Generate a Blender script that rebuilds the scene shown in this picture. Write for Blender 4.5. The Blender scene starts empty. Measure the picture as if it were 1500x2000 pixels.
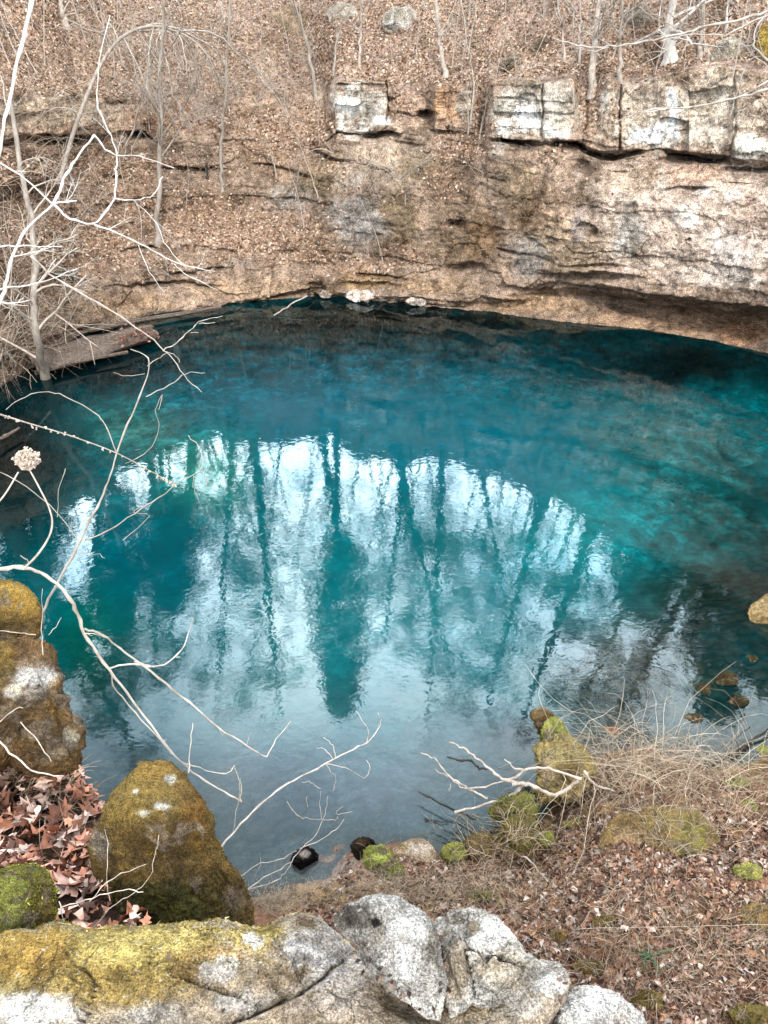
import bpy, math, random
import numpy as np
from mathutils import Vector
R = math.radians
scene = bpy.context.scene
COL = scene.collection
rng = np.random.default_rng(7)

# ------------------------------------------------------------------ camera
CAM = np.array([0.0, 0.0, 9.0]); PITCH = R(35); FPX = 1505.0
RIGHT = np.array([1.0, 0, 0]); FWD = np.array([0, math.cos(PITCH), -math.sin(PITCH)]); UP = np.array([0, math.sin(PITCH), math.cos(PITCH)])
cd = bpy.data.cameras.new('camera'); cam = bpy.data.objects.new('camera', cd); COL.objects.link(cam)
cd.sensor_fit = 'VERTICAL'; cd.sensor_height = 24; cd.lens = 24 * FPX / 2000; cd.clip_end = 2000; cd.clip_start = 0.05
cam.location = CAM; cam.rotation_euler = (math.pi / 2 - PITCH, 0, 0); scene.camera = cam

# ------------------------------------------------------------------ world, sun, exposure
SUN_EL, SUN_AZ = R(44), R(165)          # azimuth measured from +Y towards +X; soft sun behind and to the right
w = bpy.data.worlds.new('World'); scene.world = w; w.use_nodes = True
nt = w.node_tree; nt.nodes.clear(); L = nt.links.new
wo = nt.nodes.new('ShaderNodeOutputWorld'); bg = nt.nodes.new('ShaderNodeBackground'); bg.inputs[1].default_value = 0.1
sky = nt.nodes.new('ShaderNodeTexSky'); sky.sky_type = 'NISHITA'; sky.sun_disc = False; sky.sun_elevation = SUN_EL; sky.sun_rotation = SUN_AZ
tc = nt.nodes.new('ShaderNodeTexCoord')
nz = nt.nodes.new('ShaderNodeTexNoise'); nz.inputs['Scale'].default_value = 4.5; nz.inputs['Detail'].default_value = 5; L(tc.outputs['Generated'], nz.inputs['Vector'])
rp = nt.nodes.new('ShaderNodeValToRGB'); L(nz.outputs['Fac'], rp.inputs[0])
rp.color_ramp.elements[0].position = .3; rp.color_ramp.elements[0].color = (.50, .62, .74, 1)
rp.color_ramp.elements[1].position = .7; rp.color_ramp.elements[1].color = (1, 1, 1, 1)
# bright sky band added over the far hill to whiten the pool's reflection
dt = nt.nodes.new('ShaderNodeVectorMath'); dt.operation = 'DOT_PRODUCT'; L(tc.outputs['Generated'], dt.inputs[0])
dt.inputs[1].default_value = (0, 1, 0)
sx = nt.nodes.new('ShaderNodeSeparateXYZ'); L(tc.outputs['Generated'], sx.inputs[0])
mz = nt.nodes.new('ShaderNodeMapRange'); mz.interpolation_type = 'SMOOTHSTEP'; L(sx.outputs[2], mz.inputs[0])
mz.inputs[1].default_value = .95; mz.inputs[2].default_value = .76; mz.inputs[3].default_value = 0; mz.inputs[4].default_value = 1
mr = nt.nodes.new('ShaderNodeMapRange'); L(dt.outputs['Value'], mr.inputs[0])
mr.interpolation_type = 'SMOOTHSTEP'
mr.inputs[1].default_value = .52; mr.inputs[2].default_value = .76; mr.inputs[3].default_value = 0; mr.inputs[4].default_value = 1
mm = nt.nodes.new('ShaderNodeMath'); mm.operation = 'MULTIPLY'; L(mr.outputs[0], mm.inputs[0]); L(mz.outputs[0], mm.inputs[1])
ma = nt.nodes.new('ShaderNodeMath'); ma.operation = 'MULTIPLY_ADD'; L(mm.outputs[0], ma.inputs[0]); ma.inputs[1].default_value = 92; ma.inputs[2].default_value = 15
vm = nt.nodes.new('ShaderNodeVectorMath'); vm.operation = 'SCALE'; L(rp.outputs[0], vm.inputs[0]); L(ma.outputs[0], vm.inputs['Scale'])
mx = nt.nodes.new('ShaderNodeMixRGB'); mx.inputs[0].default_value = .85; L(sky.outputs[0], mx.inputs[1]); L(vm.outputs[0], mx.inputs[2])
L(mx.outputs[0], bg.inputs[0]); L(bg.outputs[0], wo.inputs[0])
sd = bpy.data.lights.new('sun', 'SUN'); sd.energy = 1.5; sd.angle = R(10); sd.color = (1, .95, .88)
so = bpy.data.objects.new('sun', sd); COL.objects.link(so)
sdir = Vector((math.sin(SUN_AZ) * math.cos(SUN_EL), math.cos(SUN_AZ) * math.cos(SUN_EL), math.sin(SUN_EL)))
so.rotation_euler = sdir.to_track_quat('Z', 'Y').to_euler(); so.location = (0, 0, 30)
scene.view_settings.view_transform = 'Standard'; scene.view_settings.look = 'None'; scene.view_settings.exposure = 1.36; scene.view_settings.gamma = 1
scene.render.engine = 'CYCLES'
cy = scene.cycles; cy.max_bounces = 5; cy.diffuse_bounces = 2; cy.glossy_bounces = 3; cy.transparent_max_bounces = 6; cy.transmission_bounces = 2
cy.caustics_reflective = False; cy.caustics_refractive = False; cy.use_denoising = True; cy.use_adaptive_sampling = True; cy.adaptive_threshold = .02

# ------------------------------------------------------------------ helpers
def ray(px, py):
    dx = (px - 750) / FPX; u = (1000 - py) / FPX
    return RIGHT * dx + UP * u + FWD
def at(px, py, zc): return CAM + zc * ray(px, py)
def atz(px, py, z):
    d = ray(px, py); return CAM + d * ((z - CAM[2]) / d[2])
def zdep(px, py, z): return (z - CAM[2]) / ray(px, py)[2]
def refl(px, py, Y):                     # a point Y metres out, seen mirrored in the water
    d = ray(px, py); t = Y / d[1]; return np.array([d[0] * t, Y, -d[2] * t - CAM[2]])
def proj(P):
    D = np.asarray(P) - CAM; z = D @ FWD; z = np.where(z < .05, .05, z)
    return 750 + FPX * (D @ RIGHT) / z, 1000 - FPX * (D @ UP) / z
def _h(ix, iy, iz, s):
    n = (ix.astype(np.int64) * 374761393 + iy.astype(np.int64) * 668265263 + iz.astype(np.int64) * 2147483629 + s * 974634777) & 0xffffffff
    n = ((n ^ (n >> 13)) * 1274126177) & 0xffffffff; n = ((n ^ (n >> 16)) * 2246822519) & 0xffffffff
    return ((n ^ (n >> 15)) & 0xffff) / 32767.5 - 1
def vn(P, s=0):
    P = np.asarray(P, float); f = np.floor(P); t = P - f; t = t * t * (3 - 2 * t); i = f.astype(np.int64); x, y, z = i.T; a, b, c = t.T; r = 0
    for dx in (0, 1):
        for dy in (0, 1):
            for dz in (0, 1):
                r = r + _h(x + dx, y + dy, z + dz, s) * (a if dx else 1 - a) * (b if dy else 1 - b) * (c if dz else 1 - c)
    return r
def fbm(P, o=4, s=0, g=.5):
    P = np.asarray(P, float); r = 0; a = 1; n = 0
    for k in range(o): r = r + a * vn(P * 2.03 ** k + 17.3 * k, s + k); n += a; a *= g
    return r / n
def sst(a, b, x): t = np.clip((x - a) / (b - a), 0, 1); return t * t * (3 - 2 * t)
def lin(c, k=1.0):
    c = np.asarray(c, float) / 255; return np.where(c < .04045, c / 12.92, ((c + .055) / 1.055) ** 2.4) * k
def paint(P, base, blobs, K=.5, warp=22, hard=1):
    px, py = proj(P); s = .02
    q = np.c_[px * s, py * s, np.zeros_like(px)]
    wx = px + warp * fbm(q, 4, 3, .65); wy = py + warp * fbm(q, 4, 9, .65)
    hn = fbm(np.c_[px * .075, py * .075, px * 0], 4, 77, .7) if hard else 0
    c = np.tile(lin(base, K), (len(P), 1)) if np.ndim(base) == 1 else base
    for (cx, cy_, rx, ry, col, a) in blobs:
        d = ((wx - cx) / rx) ** 2 + ((wy - cy_) / ry) ** 2
        e = np.exp(-d ** 1.2)
        if hard: e = (1 - hard * .8) * e + hard * .8 * np.clip((e - .45 + .55 * hn) * 3.2 + .5, 0, 1) * (d < 6)
        wt = (a * e)[:, None]
        c = c * (1 - wt) + lin(col, K) * wt
    return c
def tag(o, label=None, cat=None, group=None, kind=None):
    if label: o['label'] = label
    if cat: o['category'] = cat
    if group: o['group'] = group
    if kind: o['kind'] = kind
    return o
def mesh_np(name, V, F, mat, parent=None, smooth=True, attrs=None):
    """V (n,3), F (m,k) all faces the same size"""
    me = bpy.data.meshes.new(name); V = np.ascontiguousarray(V, np.float32); F = np.ascontiguousarray(F, np.int32)
    me.vertices.add(len(V)); me.vertices.foreach_set('co', V.ravel())
    m, k = F.shape; me.loops.add(m * k); me.loops.foreach_set('vertex_index', F.ravel())
    me.polygons.add(m); me.polygons.foreach_set('loop_start', np.arange(0, m * k, k, dtype=np.int32))
    if smooth: me.polygons.foreach_set('use_smooth', np.ones(m, bool))
    for n, A in (attrs or {}).items():
        A = np.asarray(A, np.float32)
        if A.ndim == 1: at_ = me.attributes.new(n, 'FLOAT', 'POINT'); at_.data.foreach_set('value', A)
        else: at_ = me.attributes.new(n, 'FLOAT_COLOR', 'POINT'); at_.data.foreach_set('color', np.c_[A, np.ones(len(A))].astype(np.float32).ravel())
    me.update(calc_edges=True); me.validate()
    me.materials.append(mat); o = bpy.data.objects.new(name, me); COL.objects.link(o)
    if parent: o.parent = parent
    return o
def grid_faces(nr, nc):
    i = np.arange(nr - 1)[:, None] * nc + np.arange(nc - 1)[None]; i = i.ravel()
    return np.c_[i, i + 1, i + nc + 1, i + nc]
def empty(name, loc, **k):
    o = bpy.data.objects.new(name, None); COL.objects.link(o); o.location = tuple(loc); o.empty_display_size = .2; tag(o, **k); return o
class MB:
    def __init__(s): s.V = []; s.F = []; s.n = 0; s.C = []
    def tube(s, pts, rad, k=5, col=None):
        P = np.asarray(pts, float); n = len(P); rad = np.broadcast_to(rad, n)
        T = np.gradient(P, axis=0); T /= np.linalg.norm(T, axis=1)[:, None] + 1e-9
        a = np.array([.31, .17, .93]) if abs(T[0, 2]) < .8 else np.array([.95, .2, .1])
        A = np.cross(T, a); A /= np.linalg.norm(A, axis=1)[:, None] + 1e-9; B = np.cross(T, A)
        th = np.arange(k) * 2 * math.pi / k
        V = P[:, None] + rad[:, None, None] * (np.cos(th)[None, :, None] * A[:, None] + np.sin(th)[None, :, None] * B[:, None])
        s.V.append(V.reshape(-1, 3)); i = np.arange(n - 1)[:, None] * k; j = np.arange(k)[None]; j2 = (j + 1) % k
        s.F.append(np.stack([i + j, i + j2, i + k + j2, i + k + j], -1).reshape(-1, 4) + s.n)
        if k <= 8:
            for e in (0, n - 1):
                b = s.n + e * k
                s.F.append(np.array([[b, b + 1, b + 2, b + (3 if k > 3 else 2)]] if k > 3 else [[b, b + 1, b + 2, b + 2]]) if k in (4,) else np.zeros((0, 4), int))
        s.n += n * k
        if col is not None: s.C.append(np.tile(col, (n * k, 1)))
    def build(s, name, mat, parent=None, local=True, **k):
        V = np.concatenate(s.V); F = np.concatenate(s.F)
        if parent is not None and local: V = V - np.array(parent.location)
        at_ = {'tint': np.concatenate(s.C)} if s.C else None
        return mesh_np(name, V, F, mat, parent, attrs=at_)
def spl(pts, n=6):
    P = np.asarray(pts, float); 
    if len(P) < 3: t = np.linspace(0, 1, n + 1)[:, None]; return P[0] * (1 - t) + P[-1] * t
    Q = np.vstack([2 * P[0] - P[1], P, 2 * P[-1] - P[-2]]); out = []
    for i in range(1, len(Q) - 2):
        p0, p1, p2, p3 = Q[i - 1:i + 3]
        for t in np.arange(n) / n:
            out.append(.5 * ((2 * p1) + (-p0 + p2) * t + (2 * p0 - 5 * p1 + 4 * p2 - p3) * t * t + (-p0 + 3 * p1 - 3 * p2 + p3) * t ** 3))
    out.append(P[-1]); return np.array(out)

# ------------------------------------------------------------------ materials
class M:
    def __init__(s, name):
        s.m = bpy.data.materials.new(name); s.m.use_nodes = True; s.t = s.m.node_tree; s.t.nodes.clear()
        s.out = s.n('OutputMaterial'); s.tc = s.n('TexCoord')
    def n(s, typ, **k):
        nd = s.t.nodes.new('ShaderNode' + typ)
        for a, v in k.items(): setattr(nd, a, v)
        return nd
    def l(s, a, b): s.t.links.new(a, b)
    def noise(s, sc, det=6, rough=.6, vec=None, stretch=None, dist=0):
        v = vec or s.tc.outputs['Object']
        if stretch:
            mp = s.n('Mapping'); mp.inputs['Scale'].default_value = stretch; s.l(v, mp.inputs[0]); v = mp.outputs[0]
        nd = s.n('TexNoise'); nd.inputs['Scale'].default_value = sc; nd.inputs['Detail'].default_value = det; nd.inputs['Roughness'].default_value = rough; nd.inputs['Distortion'].default_value = dist
        s.l(v, nd.inputs['Vector']); return nd.outputs['Fac']
    def ramp(s, fac, *st):
        r = s.n('ValToRGB'); s.l(fac, r.inputs[0]); e = r.color_ramp.elements
        while len(e) < len(st): e.new(.5)
        for i, (p, c) in enumerate(st):
            e[i].position = p; e[i].color = (c, c, c, 1) if np.ndim(c) == 0 else (*c, 1)
        return r.outputs[0]
    def mix(s, f, a, b, mode='MIX'):
        m = s.n('MixRGB', blend_type=mode)
        for i, v in enumerate((f, a, b)):
            if hasattr(v, 'is_output'): s.l(v, m.inputs[i])
            elif i == 0: m.inputs[0].default_value = v
            else: m.inputs[i].default_value = (v, v, v, 1) if np.ndim(v) == 0 else (*v, 1)
        return m.outputs[0]
    def math(s, op, a, b=None, clamp=False):
        m = s.n('Math', operation=op, use_clamp=clamp)
        for i, v in enumerate((a, b)):
            if v is None: continue
            if hasattr(v, 'is_output'): s.l(v, m.inputs[i])
            else: m.inputs[i].default_value = v
        return m.outputs[0]
    def attr(s, n, fac=False):
        a = s.n('Attribute', attribute_name=n); return a.outputs['Fac' if fac else 'Color']
    def bump(s, h, st=.5, d=.05, nrm=None):
        b = s.n('Bump'); b.inputs['Strength'].default_value = st; b.inputs['Distance'].default_value = d; s.l(h, b.inputs['Height'])
        if nrm: s.l(nrm, b.inputs['Normal'])
        return b.outputs[0]
    def bsdf(s, col, rough=.9, nrm=None, spec=.2):
        b = s.n('BsdfPrincipled'); b.inputs['Specular IOR Level'].default_value = spec
        if hasattr(rough, 'is_output'): s.l(rough, b.inputs['Roughness'])
        else: b.inputs['Roughness'].default_value = rough
        if hasattr(col, 'is_output'): s.l(col, b.inputs['Base Color'])
        else: b.inputs['Base Color'].default_value = (*col, 1)
        if nrm: s.l(nrm, b.inputs['Normal'])
        s.l(b.outputs[0], s.out.inputs[0]); return b

def rock_mat(name, sc=1.0, contrast=1.0, crack=.5, speck=.5, bd=.05, streak=0.0, hi=(1.5, 1.45, 1.38), lo=(.42, .38, .33), fleck=(.62, .60, .56)):
    m = M(name); base = m.attr('tint')
    n1 = m.noise(1.3 * sc, 8, .68); n2 = m.noise(6 * sc, 8, .7); n3 = m.noise(30 * sc, 5, .7)
    c = m.mix(1, base, m.ramp(n1, (.32, [1 - (1 - v) * contrast for v in lo]), (.5, (1, 1, 1)), (.70, [1 + (v - 1) * contrast for v in hi])), 'MULTIPLY')
    c = m.mix(1, c, m.ramp(n2, (.30, .40), (.5, 1.0), (.70, 1.55)), 'MULTIPLY')
    c = m.mix(1, c, m.ramp(n3, (.36, .30), (.5, 1.0), (.64, 1.75)), 'MULTIPLY')
    n4 = m.noise(85 * sc, 3, .6); c = m.mix(.8, c, m.ramp(n4, (.38, .45), (.5, 1.0), (.62, 1.5)), 'MULTIPLY')
    if streak:
        st = m.noise(2.2 * sc, 6, .6, stretch=(1, 1, .14)); c = m.mix(streak, c, m.ramp(st, (.35, (.55, .5, .45)), (.5, (1, 1, 1)), (.66, (1.5, 1.5, 1.5))), 'MULTIPLY')
    fl = m.noise(9 * sc, 7, .75, dist=.3); fm = m.math('MULTIPLY', m.ramp(fl, (.60, 0), (.66, 1)), speck)
    c = m.mix(fm, c, fleck)
    vo = m.n('TexVoronoi', feature='DISTANCE_TO_EDGE'); vo.inputs['Scale'].default_value = 1.1 * sc
    wn = m.n('TexNoise'); wn.inputs['Scale'].default_value = 2.5 * sc; wn.inputs['Detail'].default_value = 5; m.l(m.tc.outputs['Object'], wn.inputs[0])
    vv = m.n('MixRGB'); vv.inputs[0].default_value = .35 / sc if sc > 1 else .35; m.l(m.tc.outputs['Object'], vv.inputs[1]); m.l(wn.outputs['Color'], vv.inputs[2])
    mp = m.n('Mapping'); mp.inputs['Scale'].default_value = (1, 1, 1.6); m.l(vv.outputs[0], mp.inputs[0]); m.l(mp.outputs[0], vo.inputs['Vector'])
    gate = m.ramp(m.noise(.9 * sc, 3), (.45, 0), (.6, 1))
    ck = m.math('MULTIPLY', m.ramp(vo.outputs['Distance'], (.0, 1), (.022, 0)), m.math('MULTIPLY', gate, crack))
    c = m.mix(ck, c, (.02, .016, .012))
    h = m.math('ADD', m.math('MULTIPLY', n2, .7), m.math('MULTIPLY', n3, .3)); h = m.math('SUBTRACT', h, m.math('MULTIPLY', ck, .8))
    m.bsdf(c, .95, m.bump(h, .9, bd), .12); return m.m
MAT_CLIFF = rock_mat('bluff limestone', 1.0, 1.1, .5, .35, .16, .55)
MAT_ROCK = rock_mat('lichened rock', 5.0, 1.15, .45, .6, .035)
MAT_MOSSROCK = rock_mat('mossy rock', 7.0, 1.0, 0, .10, .045, hi=(1.5, 1.45, 1.1), lo=(.4, .42, .4))
MAT_SHOREROCK = rock_mat('shore rock', 3.0, .8, .2, .2, .04)

def simple(name, c1, c2, sc, bd=.01, rough=.85, stretch=None, spec=.2, tint=False):
    m = M(name); n = m.noise(sc, 7, .7, stretch=stretch); c = m.ramp(n, (.3, c1), (.7, c2))
    if tint: c = m.mix(1, c, m.attr('tint'), 'MULTIPLY')
    m.bsdf(c, rough, m.bump(n, .6, bd), spec); return m.m
MAT_PALE = simple('pale bark', (.17, .135, .105), (.60, .53, .46), 14, .01, stretch=(1, 1, .3))
MAT_WHITE = simple('white sycamore bark', (.25, .215, .18), (.80, .76, .71), 5, .01, stretch=(1, 1, .4))
MAT_GREY = simple('grey bark', (.14, .115, .09), (.42, .37, .32), 9, .02, stretch=(1, 1, .25))
MAT_DARK = simple('dark wet bark', (.012, .010, .009), (.05, .042, .035), 12, .01)
MAT_FAR = simple('distant bark', (.03, .027, .024), (.09, .08, .07), 6, .02)
MAT_TWIG = simple('dry twig', (.20, .155, .12), (.62, .54, .46), 20, .004)
MAT_LOG = simple('weathered log', (.010, .008, .006), (.26, .20, .16), 5, .08, stretch=(.35, 5, 9))
MAT_FLOWER = simple('dry flower', (.26, .19, .14), (.72, .60, .50), 90, .004)
MAT_NEEDLE = simple('evergreen foliage', (.012, .022, .010), (.05, .075, .03), 1.5, .02)
MAT_STRAW = simple('dry straw', (.17, .135, .10), (.50, .42, .33), 4, .004, tint=True)
m = M('dead leaves'); c = m.mix(1, m.attr('tint'), m.ramp(m.noise(25, 4), (.3, .6), (.7, 1.3)), 'MULTIPLY'); m.bsdf(c, .7, None, .25); MAT_LEAF = m.m
m = M('moss fibres'); m.bsdf(m.attr('tint'), .9, None, .1); MAT_MOSS = m.m

# ground: leaf mould, soil, mossy patches; wet stones under water
m = M('shore soil')
n1 = m.noise(2.0, 8, .7); n2 = m.noise(14, 7, .75)
c = m.mix(1, m.attr('tint'), m.ramp(n1, (.33, (.5, .48, .45)), (.5, (1, 1, 1)), (.68, (1.5, 1.4, 1.3))), 'MULTIPLY')
c = m.mix(1, c, m.ramp(n2, (.3, .35), (.5, 1), (.7, 1.7)), 'MULTIPLY')
vo = m.n('TexVoronoi'); vo.inputs['Scale'].default_value = 4.5; m.l(m.tc.outputs['Object'], vo.inputs['Vector'])
stone = m.mix(m.attr('wet', True), c, m.mix(1, c, m.ramp(vo.outputs['Distance'], (.0, 1.5), (.45, 1.0), (.75, .25)), 'MULTIPLY'))
m.bsdf(stone, .9, m.bump(m.math('ADD', n1, n2), .8, .06), .15); MAT_GROUND = m.m

# water: real reflection over a tint of depth colour plus painted shade and reflections
m = M('spring water')
v = m.tc.outputs['Object']
w1 = m.noise(3.2, 3, .5, stretch=(1, 1.25, 1), dist=.8); w2 = m.noise(8, 2, .5, stretch=(1, 1.3, 1), dist=.3); w3 = m.noise(15, 1, .5)
hh = m.math('ADD', m.math('MULTIPLY', w1, .55), m.math('ADD', m.math('MULTIPLY', w2, .16), m.math('MULTIPLY', w3, .05)))
nb = m.bump(hh, 1.0, .0026)
fr = m.n('Fresnel'); fr.inputs['IOR'].default_value = 1.46; m.l(nb, fr.inputs['Normal'])
gl = m.n('BsdfGlossy'); gl.inputs['Roughness'].default_value = .012; m.l(nb, gl.inputs['Normal']); gl.inputs['Color'].default_value = (.82, .95, 1, 1)
body = m.attr('tint')
t1 = m.noise(1.1, 6, .72, dist=.6); t2 = m.noise(3.4, 6, .75, dist=.8)
veil = m.mix(m.attr('rocky', True), body, m.mix(1, body, m.ramp(m.math('ADD', m.math('MULTIPLY', t1, .5), m.math('MULTIPLY', t2, .5)), (.40, .30), (.52, 1), (.64, 2.7)), 'MULTIPLY'))
di = m.n('BsdfDiffuse'); m.l(veil, di.inputs[0])
tr = m.n('BsdfTransparent'); tr.inputs[0].default_value = (.62, .80, .84, 1)
ms = m.n('MixShader'); m.l(m.attr('murk', True), ms.inputs[0]); m.l(tr.outputs[0], ms.inputs[1]); m.l(di.outputs[0], ms.inputs[2])
mt = m.n('MixShader'); m.l(fr.outputs[0], mt.inputs[0]); m.l(ms.outputs[0], mt.inputs[1]); m.l(gl.outputs[0], mt.inputs[2]); m.l(mt.outputs[0], m.out.inputs[0])
MAT_WATER = m.m

# ------------------------------------------------------------------ far bluff and hillside
WL = [(-1500, 2100), (-900, 1400), (-400, 900), (-100, 790), (0, 755), (90, 700), (150, 655), (300, 612), (450, 592), (600, 580), (700, 583), (800, 596), (950, 610), (1100, 628), (1250, 642), (1400, 668), (1500, 692), (1600, 720), (1900, 850), (2300, 1300), (2900, 2100)]
def I(px, tab, k): t = np.array(tab, float); return np.interp(px, t[:, 0], t[:, k])
NC = 1150
PX = np.concatenate([np.linspace(-1500, -120, 90, endpoint=False), np.linspace(-120, 1620, NC - 180, endpoint=False), np.linspace(1620, 2900, 90)])
PXC = np.clip(PX, -100, 1600)
def az_R(px, py):
    dx = (px - 750) / FPX; u = (1000 - py) / FPX; y = math.cos(PITCH) + u * math.sin(PITCH); z = -math.sin(PITCH) + u * math.cos(PITCH)
    return np.arctan2(dx, y), np.hypot(dx, y), z
wl = I(PX, WL, 1); AZ, H, Z = az_R(PX, wl); R0 = -9 / Z * H
wlc = I(PXC, WL, 1); AZc, Hc, Zc = az_R(PXC, wlc); R0c = -9 / Zc * Hc
def row(py, dR):
    a, h, z = az_R(PXC, py); r = R0c + dR
    return AZ + (a - AZc), R0 + dR, 9 + z / h * r
def T(tab):     # table of (px, py, dR)
    return I(PXC, tab, 1), I(PXC, tab, 2)
p2 = T([(-100, 740, .2), (150, 648, .15), (600, 573, .15), (900, 598, .2), (1000, 600, .35), (1060, 578, .55), (1130, 572, .85), (1250, 588, 1.15), (1400, 612, 1.25), (1500, 624, 1.3), (1600, 634, 1.3)])
p3 = T([(-100, 732, -.1), (150, 640, -.1), (600, 566, -.1), (900, 588, -.1), (1000, 575, .1), (1060, 553, .0), (1100, 545, -.2), (1180, 556, -.3), (1250, 569, -.4), (1400, 589, -.5), (1500, 600, -.5), (1600, 610, -.5)])
p4 = T([(-100, 560, .9), (150, 560, .7), (300, 540, .7), (600, 515, .6), (760, 520, .7), (900, 510, .7), (1000, 480, .4), (1100, 470, .0), (1250, 470, -.1), (1400, 470, -.2), (1600, 480, -.2)])
p4b = T([(-100, 440, 2.6), (150, 440, 2.5), (300, 420, 2.6), (500, 420, 2.2), (640, 400, 1.2), (760, 390, 1.1), (900, 400, 1.3), (1000, 390, .7), (1100, 380, .3), (1250, 380, .1), (1400, 390, .05), (1600, 390, .05)])
p5 = T([(-100, 290, 4.0), (30, 288, 3.9), (150, 285, 3.8), (290, 275, 3.7), (330, 290, 3.9), (460, 300, 3.8), (560, 290, 3.2), (640, 285, 2.1), (660, 264, 1.9), (780, 275, 1.9), (900, 262, 1.9), (940, 270, 1.8), (960, 272, 1.3), (1100, 288, 1.0), (1130, 296, 1.0), (1200, 312, .9), (1290, 298, .75), (1310, 318, .7), (1420, 325, .65), (1500, 345, .6), (1600, 350, .6)])
p6 = T([(-100, 284, 5.0), (30, 282, 4.9), (150, 277, 5.0), (280, 262, 5.1), (310, 283, 4.05), (460, 294, 4.0), (560, 284, 3.35), (640, 280, 2.2), (660, 262, 2.7), (780, 272, 2.9), (800, 252, 2.2), (930, 258, 2.3), (950, 266, 1.6), (965, 268, 2.4), (1095, 284, 2.5), (1120, 290, 2.8), (1200, 305, 2.4), (1280, 290, 1.6), (1310, 303, 2.9), (1420, 312, 2.9), (1500, 335, 2.6), (1600, 340, 2.6)])
_br = sst(-.35, .25, fbm(np.c_[PX * .018, PX * 0, PX * 0], 3, 97)); p6 = (p6[0], p5[1] + .05 + (p6[1] - p5[1] - .05) * (.12 + .88 * _br))
p7 = T([(-100, 270, 3.95), (30, 268, 3.85), (150, 258, 3.8), (280, 255, 3.85), (310, 280, 4.1), (460, 290, 4.1), (560, 280, 3.4), (640, 276, 2.3), (655, 258, 1.75), (760, 262, 1.8), (785, 262, 1.9), (800, 248, 2.2), (835, 246, 2.3), (850, 252, 1.9), (930, 250, 2.0), (940, 262, 2.1), (960, 262, 1.15), (1100, 270, 1.0), (1130, 280, 1.2), (1180, 290, 1.0), (1290, 292, .75), (1340, 298, .6), (1420, 306, .6), (1500, 320, .5), (1600, 325, .5)])
p8 = T([(-100, 185, 4.4), (30, 180, 4.2), (150, 176, 4.1), (280, 188, 4.3), (320, 190, 5.0), (460, 180, 5.2), (560, 180, 5.0), (630, 176, 4.2), (652, 172, 2.2), (660, 160, 2.0), (756, 162, 2.1), (775, 190, 2.8), (835, 190, 2.9), (850, 160, 2.2), (925, 165, 2.4), (945, 190, 3.0), (960, 164, 1.35), (1045, 158, 1.3), (1118, 160, 1.4), (1132, 190, 2.3), (1165, 190, 2.2), (1185, 162, 1.4), (1240, 168, 1.3), (1280, 150, 1.1), (1380, 140, 1.0), (1500, 145, .9), (1600, 150, .9)])
p9 = T([(-100, 165, 5.8), (300, 165, 6.0), (600, 150, 5.6), (660, 146, 4.0), (900, 148, 4.2), (1050, 146, 3.2), (1300, 120, 2.8), (1500, 110, 2.6), (1600, 110, 2.6)])
rows = [(AZ, R0 + .5, np.full_like(PX, -6.0)), (AZ, R0 + .3, np.full_like(PX, -1.0)), (AZ, R0, np.full_like(PX, -.02)), row(*p2), row(*p3), row(*p4), row(*p4b), row(*p5), row(*p6), row(*p7), row(*p8), row(*p9)]
a9, r9, z9 = rows[-1]
SL = np.interp(PX, [-1500, 0, 700, 1100, 1400, 2900], [.62, .62, .66, .80, 1.0, 1.0])
for dr in (2.0, 5.0, 9.0): rows.append((a9, r9 + dr, z9 + SL * dr))
CREST = np.interp(PX, [-1500, 0, 400, 900, 1200, 1500, 2900], [17, 16.4, 17.2, 18.0, 19, 21, 20]) + 1.3 * fbm(np.c_[PX * .016, PX * 0, PX * 0], 4, 98, .6)
rows.append((a9, r9 + 15.5, CREST)); rows.append((a9, r9 + 40, CREST + 3)); rows.append((a9, r9 + 140, CREST - 10))
CA, CR, CZ = (np.array([r[i] for r in rows]) for i in range(3))
for i_, am in ((7, .18), (8, .18), (9, .15), (10, .28), (11, .35), (12, .3)): CZ[i_] += am * fbm(np.c_[PX * .012, PX * 0 + (i_ if i_ > 9 else 7), PX * 0], 4, 95) * (1 if i_ < 10 else np.interp(PX, [600, 700], [1.6, .7]))
def smooth(A, k=9):
    ker = np.hanning(k + 2)[1:-1]; ker /= ker.sum(); return np.array([np.convolve(np.pad(a, k // 2, 'edge'), ker, 'valid') for a in A])
CA, CR, CZ = smooth(CA, 5), smooth(CR, 5), smooth(CZ, 5)
seg = [6, 10, 40, 16, 50, 60, 60, 14, 14, 60, 26, 40, 40, 30, 20, 12, 8]
tt = np.concatenate([i + np.arange(k) / k for i, k in enumerate(seg)] + [[len(seg)]])
i0 = np.minimum(tt.astype(int), len(seg) - 1); f = (tt - i0)[:, None]
GA = CA[i0] * (1 - f) + CA[i0 + 1] * f; GR = CR[i0] * (1 - f) + CR[i0 + 1] * f; GZ = CZ[i0] * (1 - f) + CZ[i0 + 1] * f
NR = len(tt); P = np.stack([GR * np.sin(GA), GR * np.cos(GA), GZ], -1).reshape(-1, 3)
Tt = np.repeat(tt, len(PX)); px0, py0 = proj(P)
out_ = np.c_[np.sin(GA.ravel()), np.cos(GA.ravel()), np.zeros(P.shape[0])]
rockw = sst(10.6, 9.8, Tt); wall = sst(1.5, 2.5, Tt)
rightw = sst(900, 1150, px0)
d = .16 * fbm(P * .6, 4, 1) * (1 - .3 * rightw) + .14 * fbm(P * 2.2, 4, 5, .6) + .085 * fbm(P * 7, 4, 8, .6)
layer = fbm(P * [.35, .35, 3.6], 4, 21, .6); d += rockw * (.13 - .07 * rightw * sst(560, 500, py0)) * layer
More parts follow.
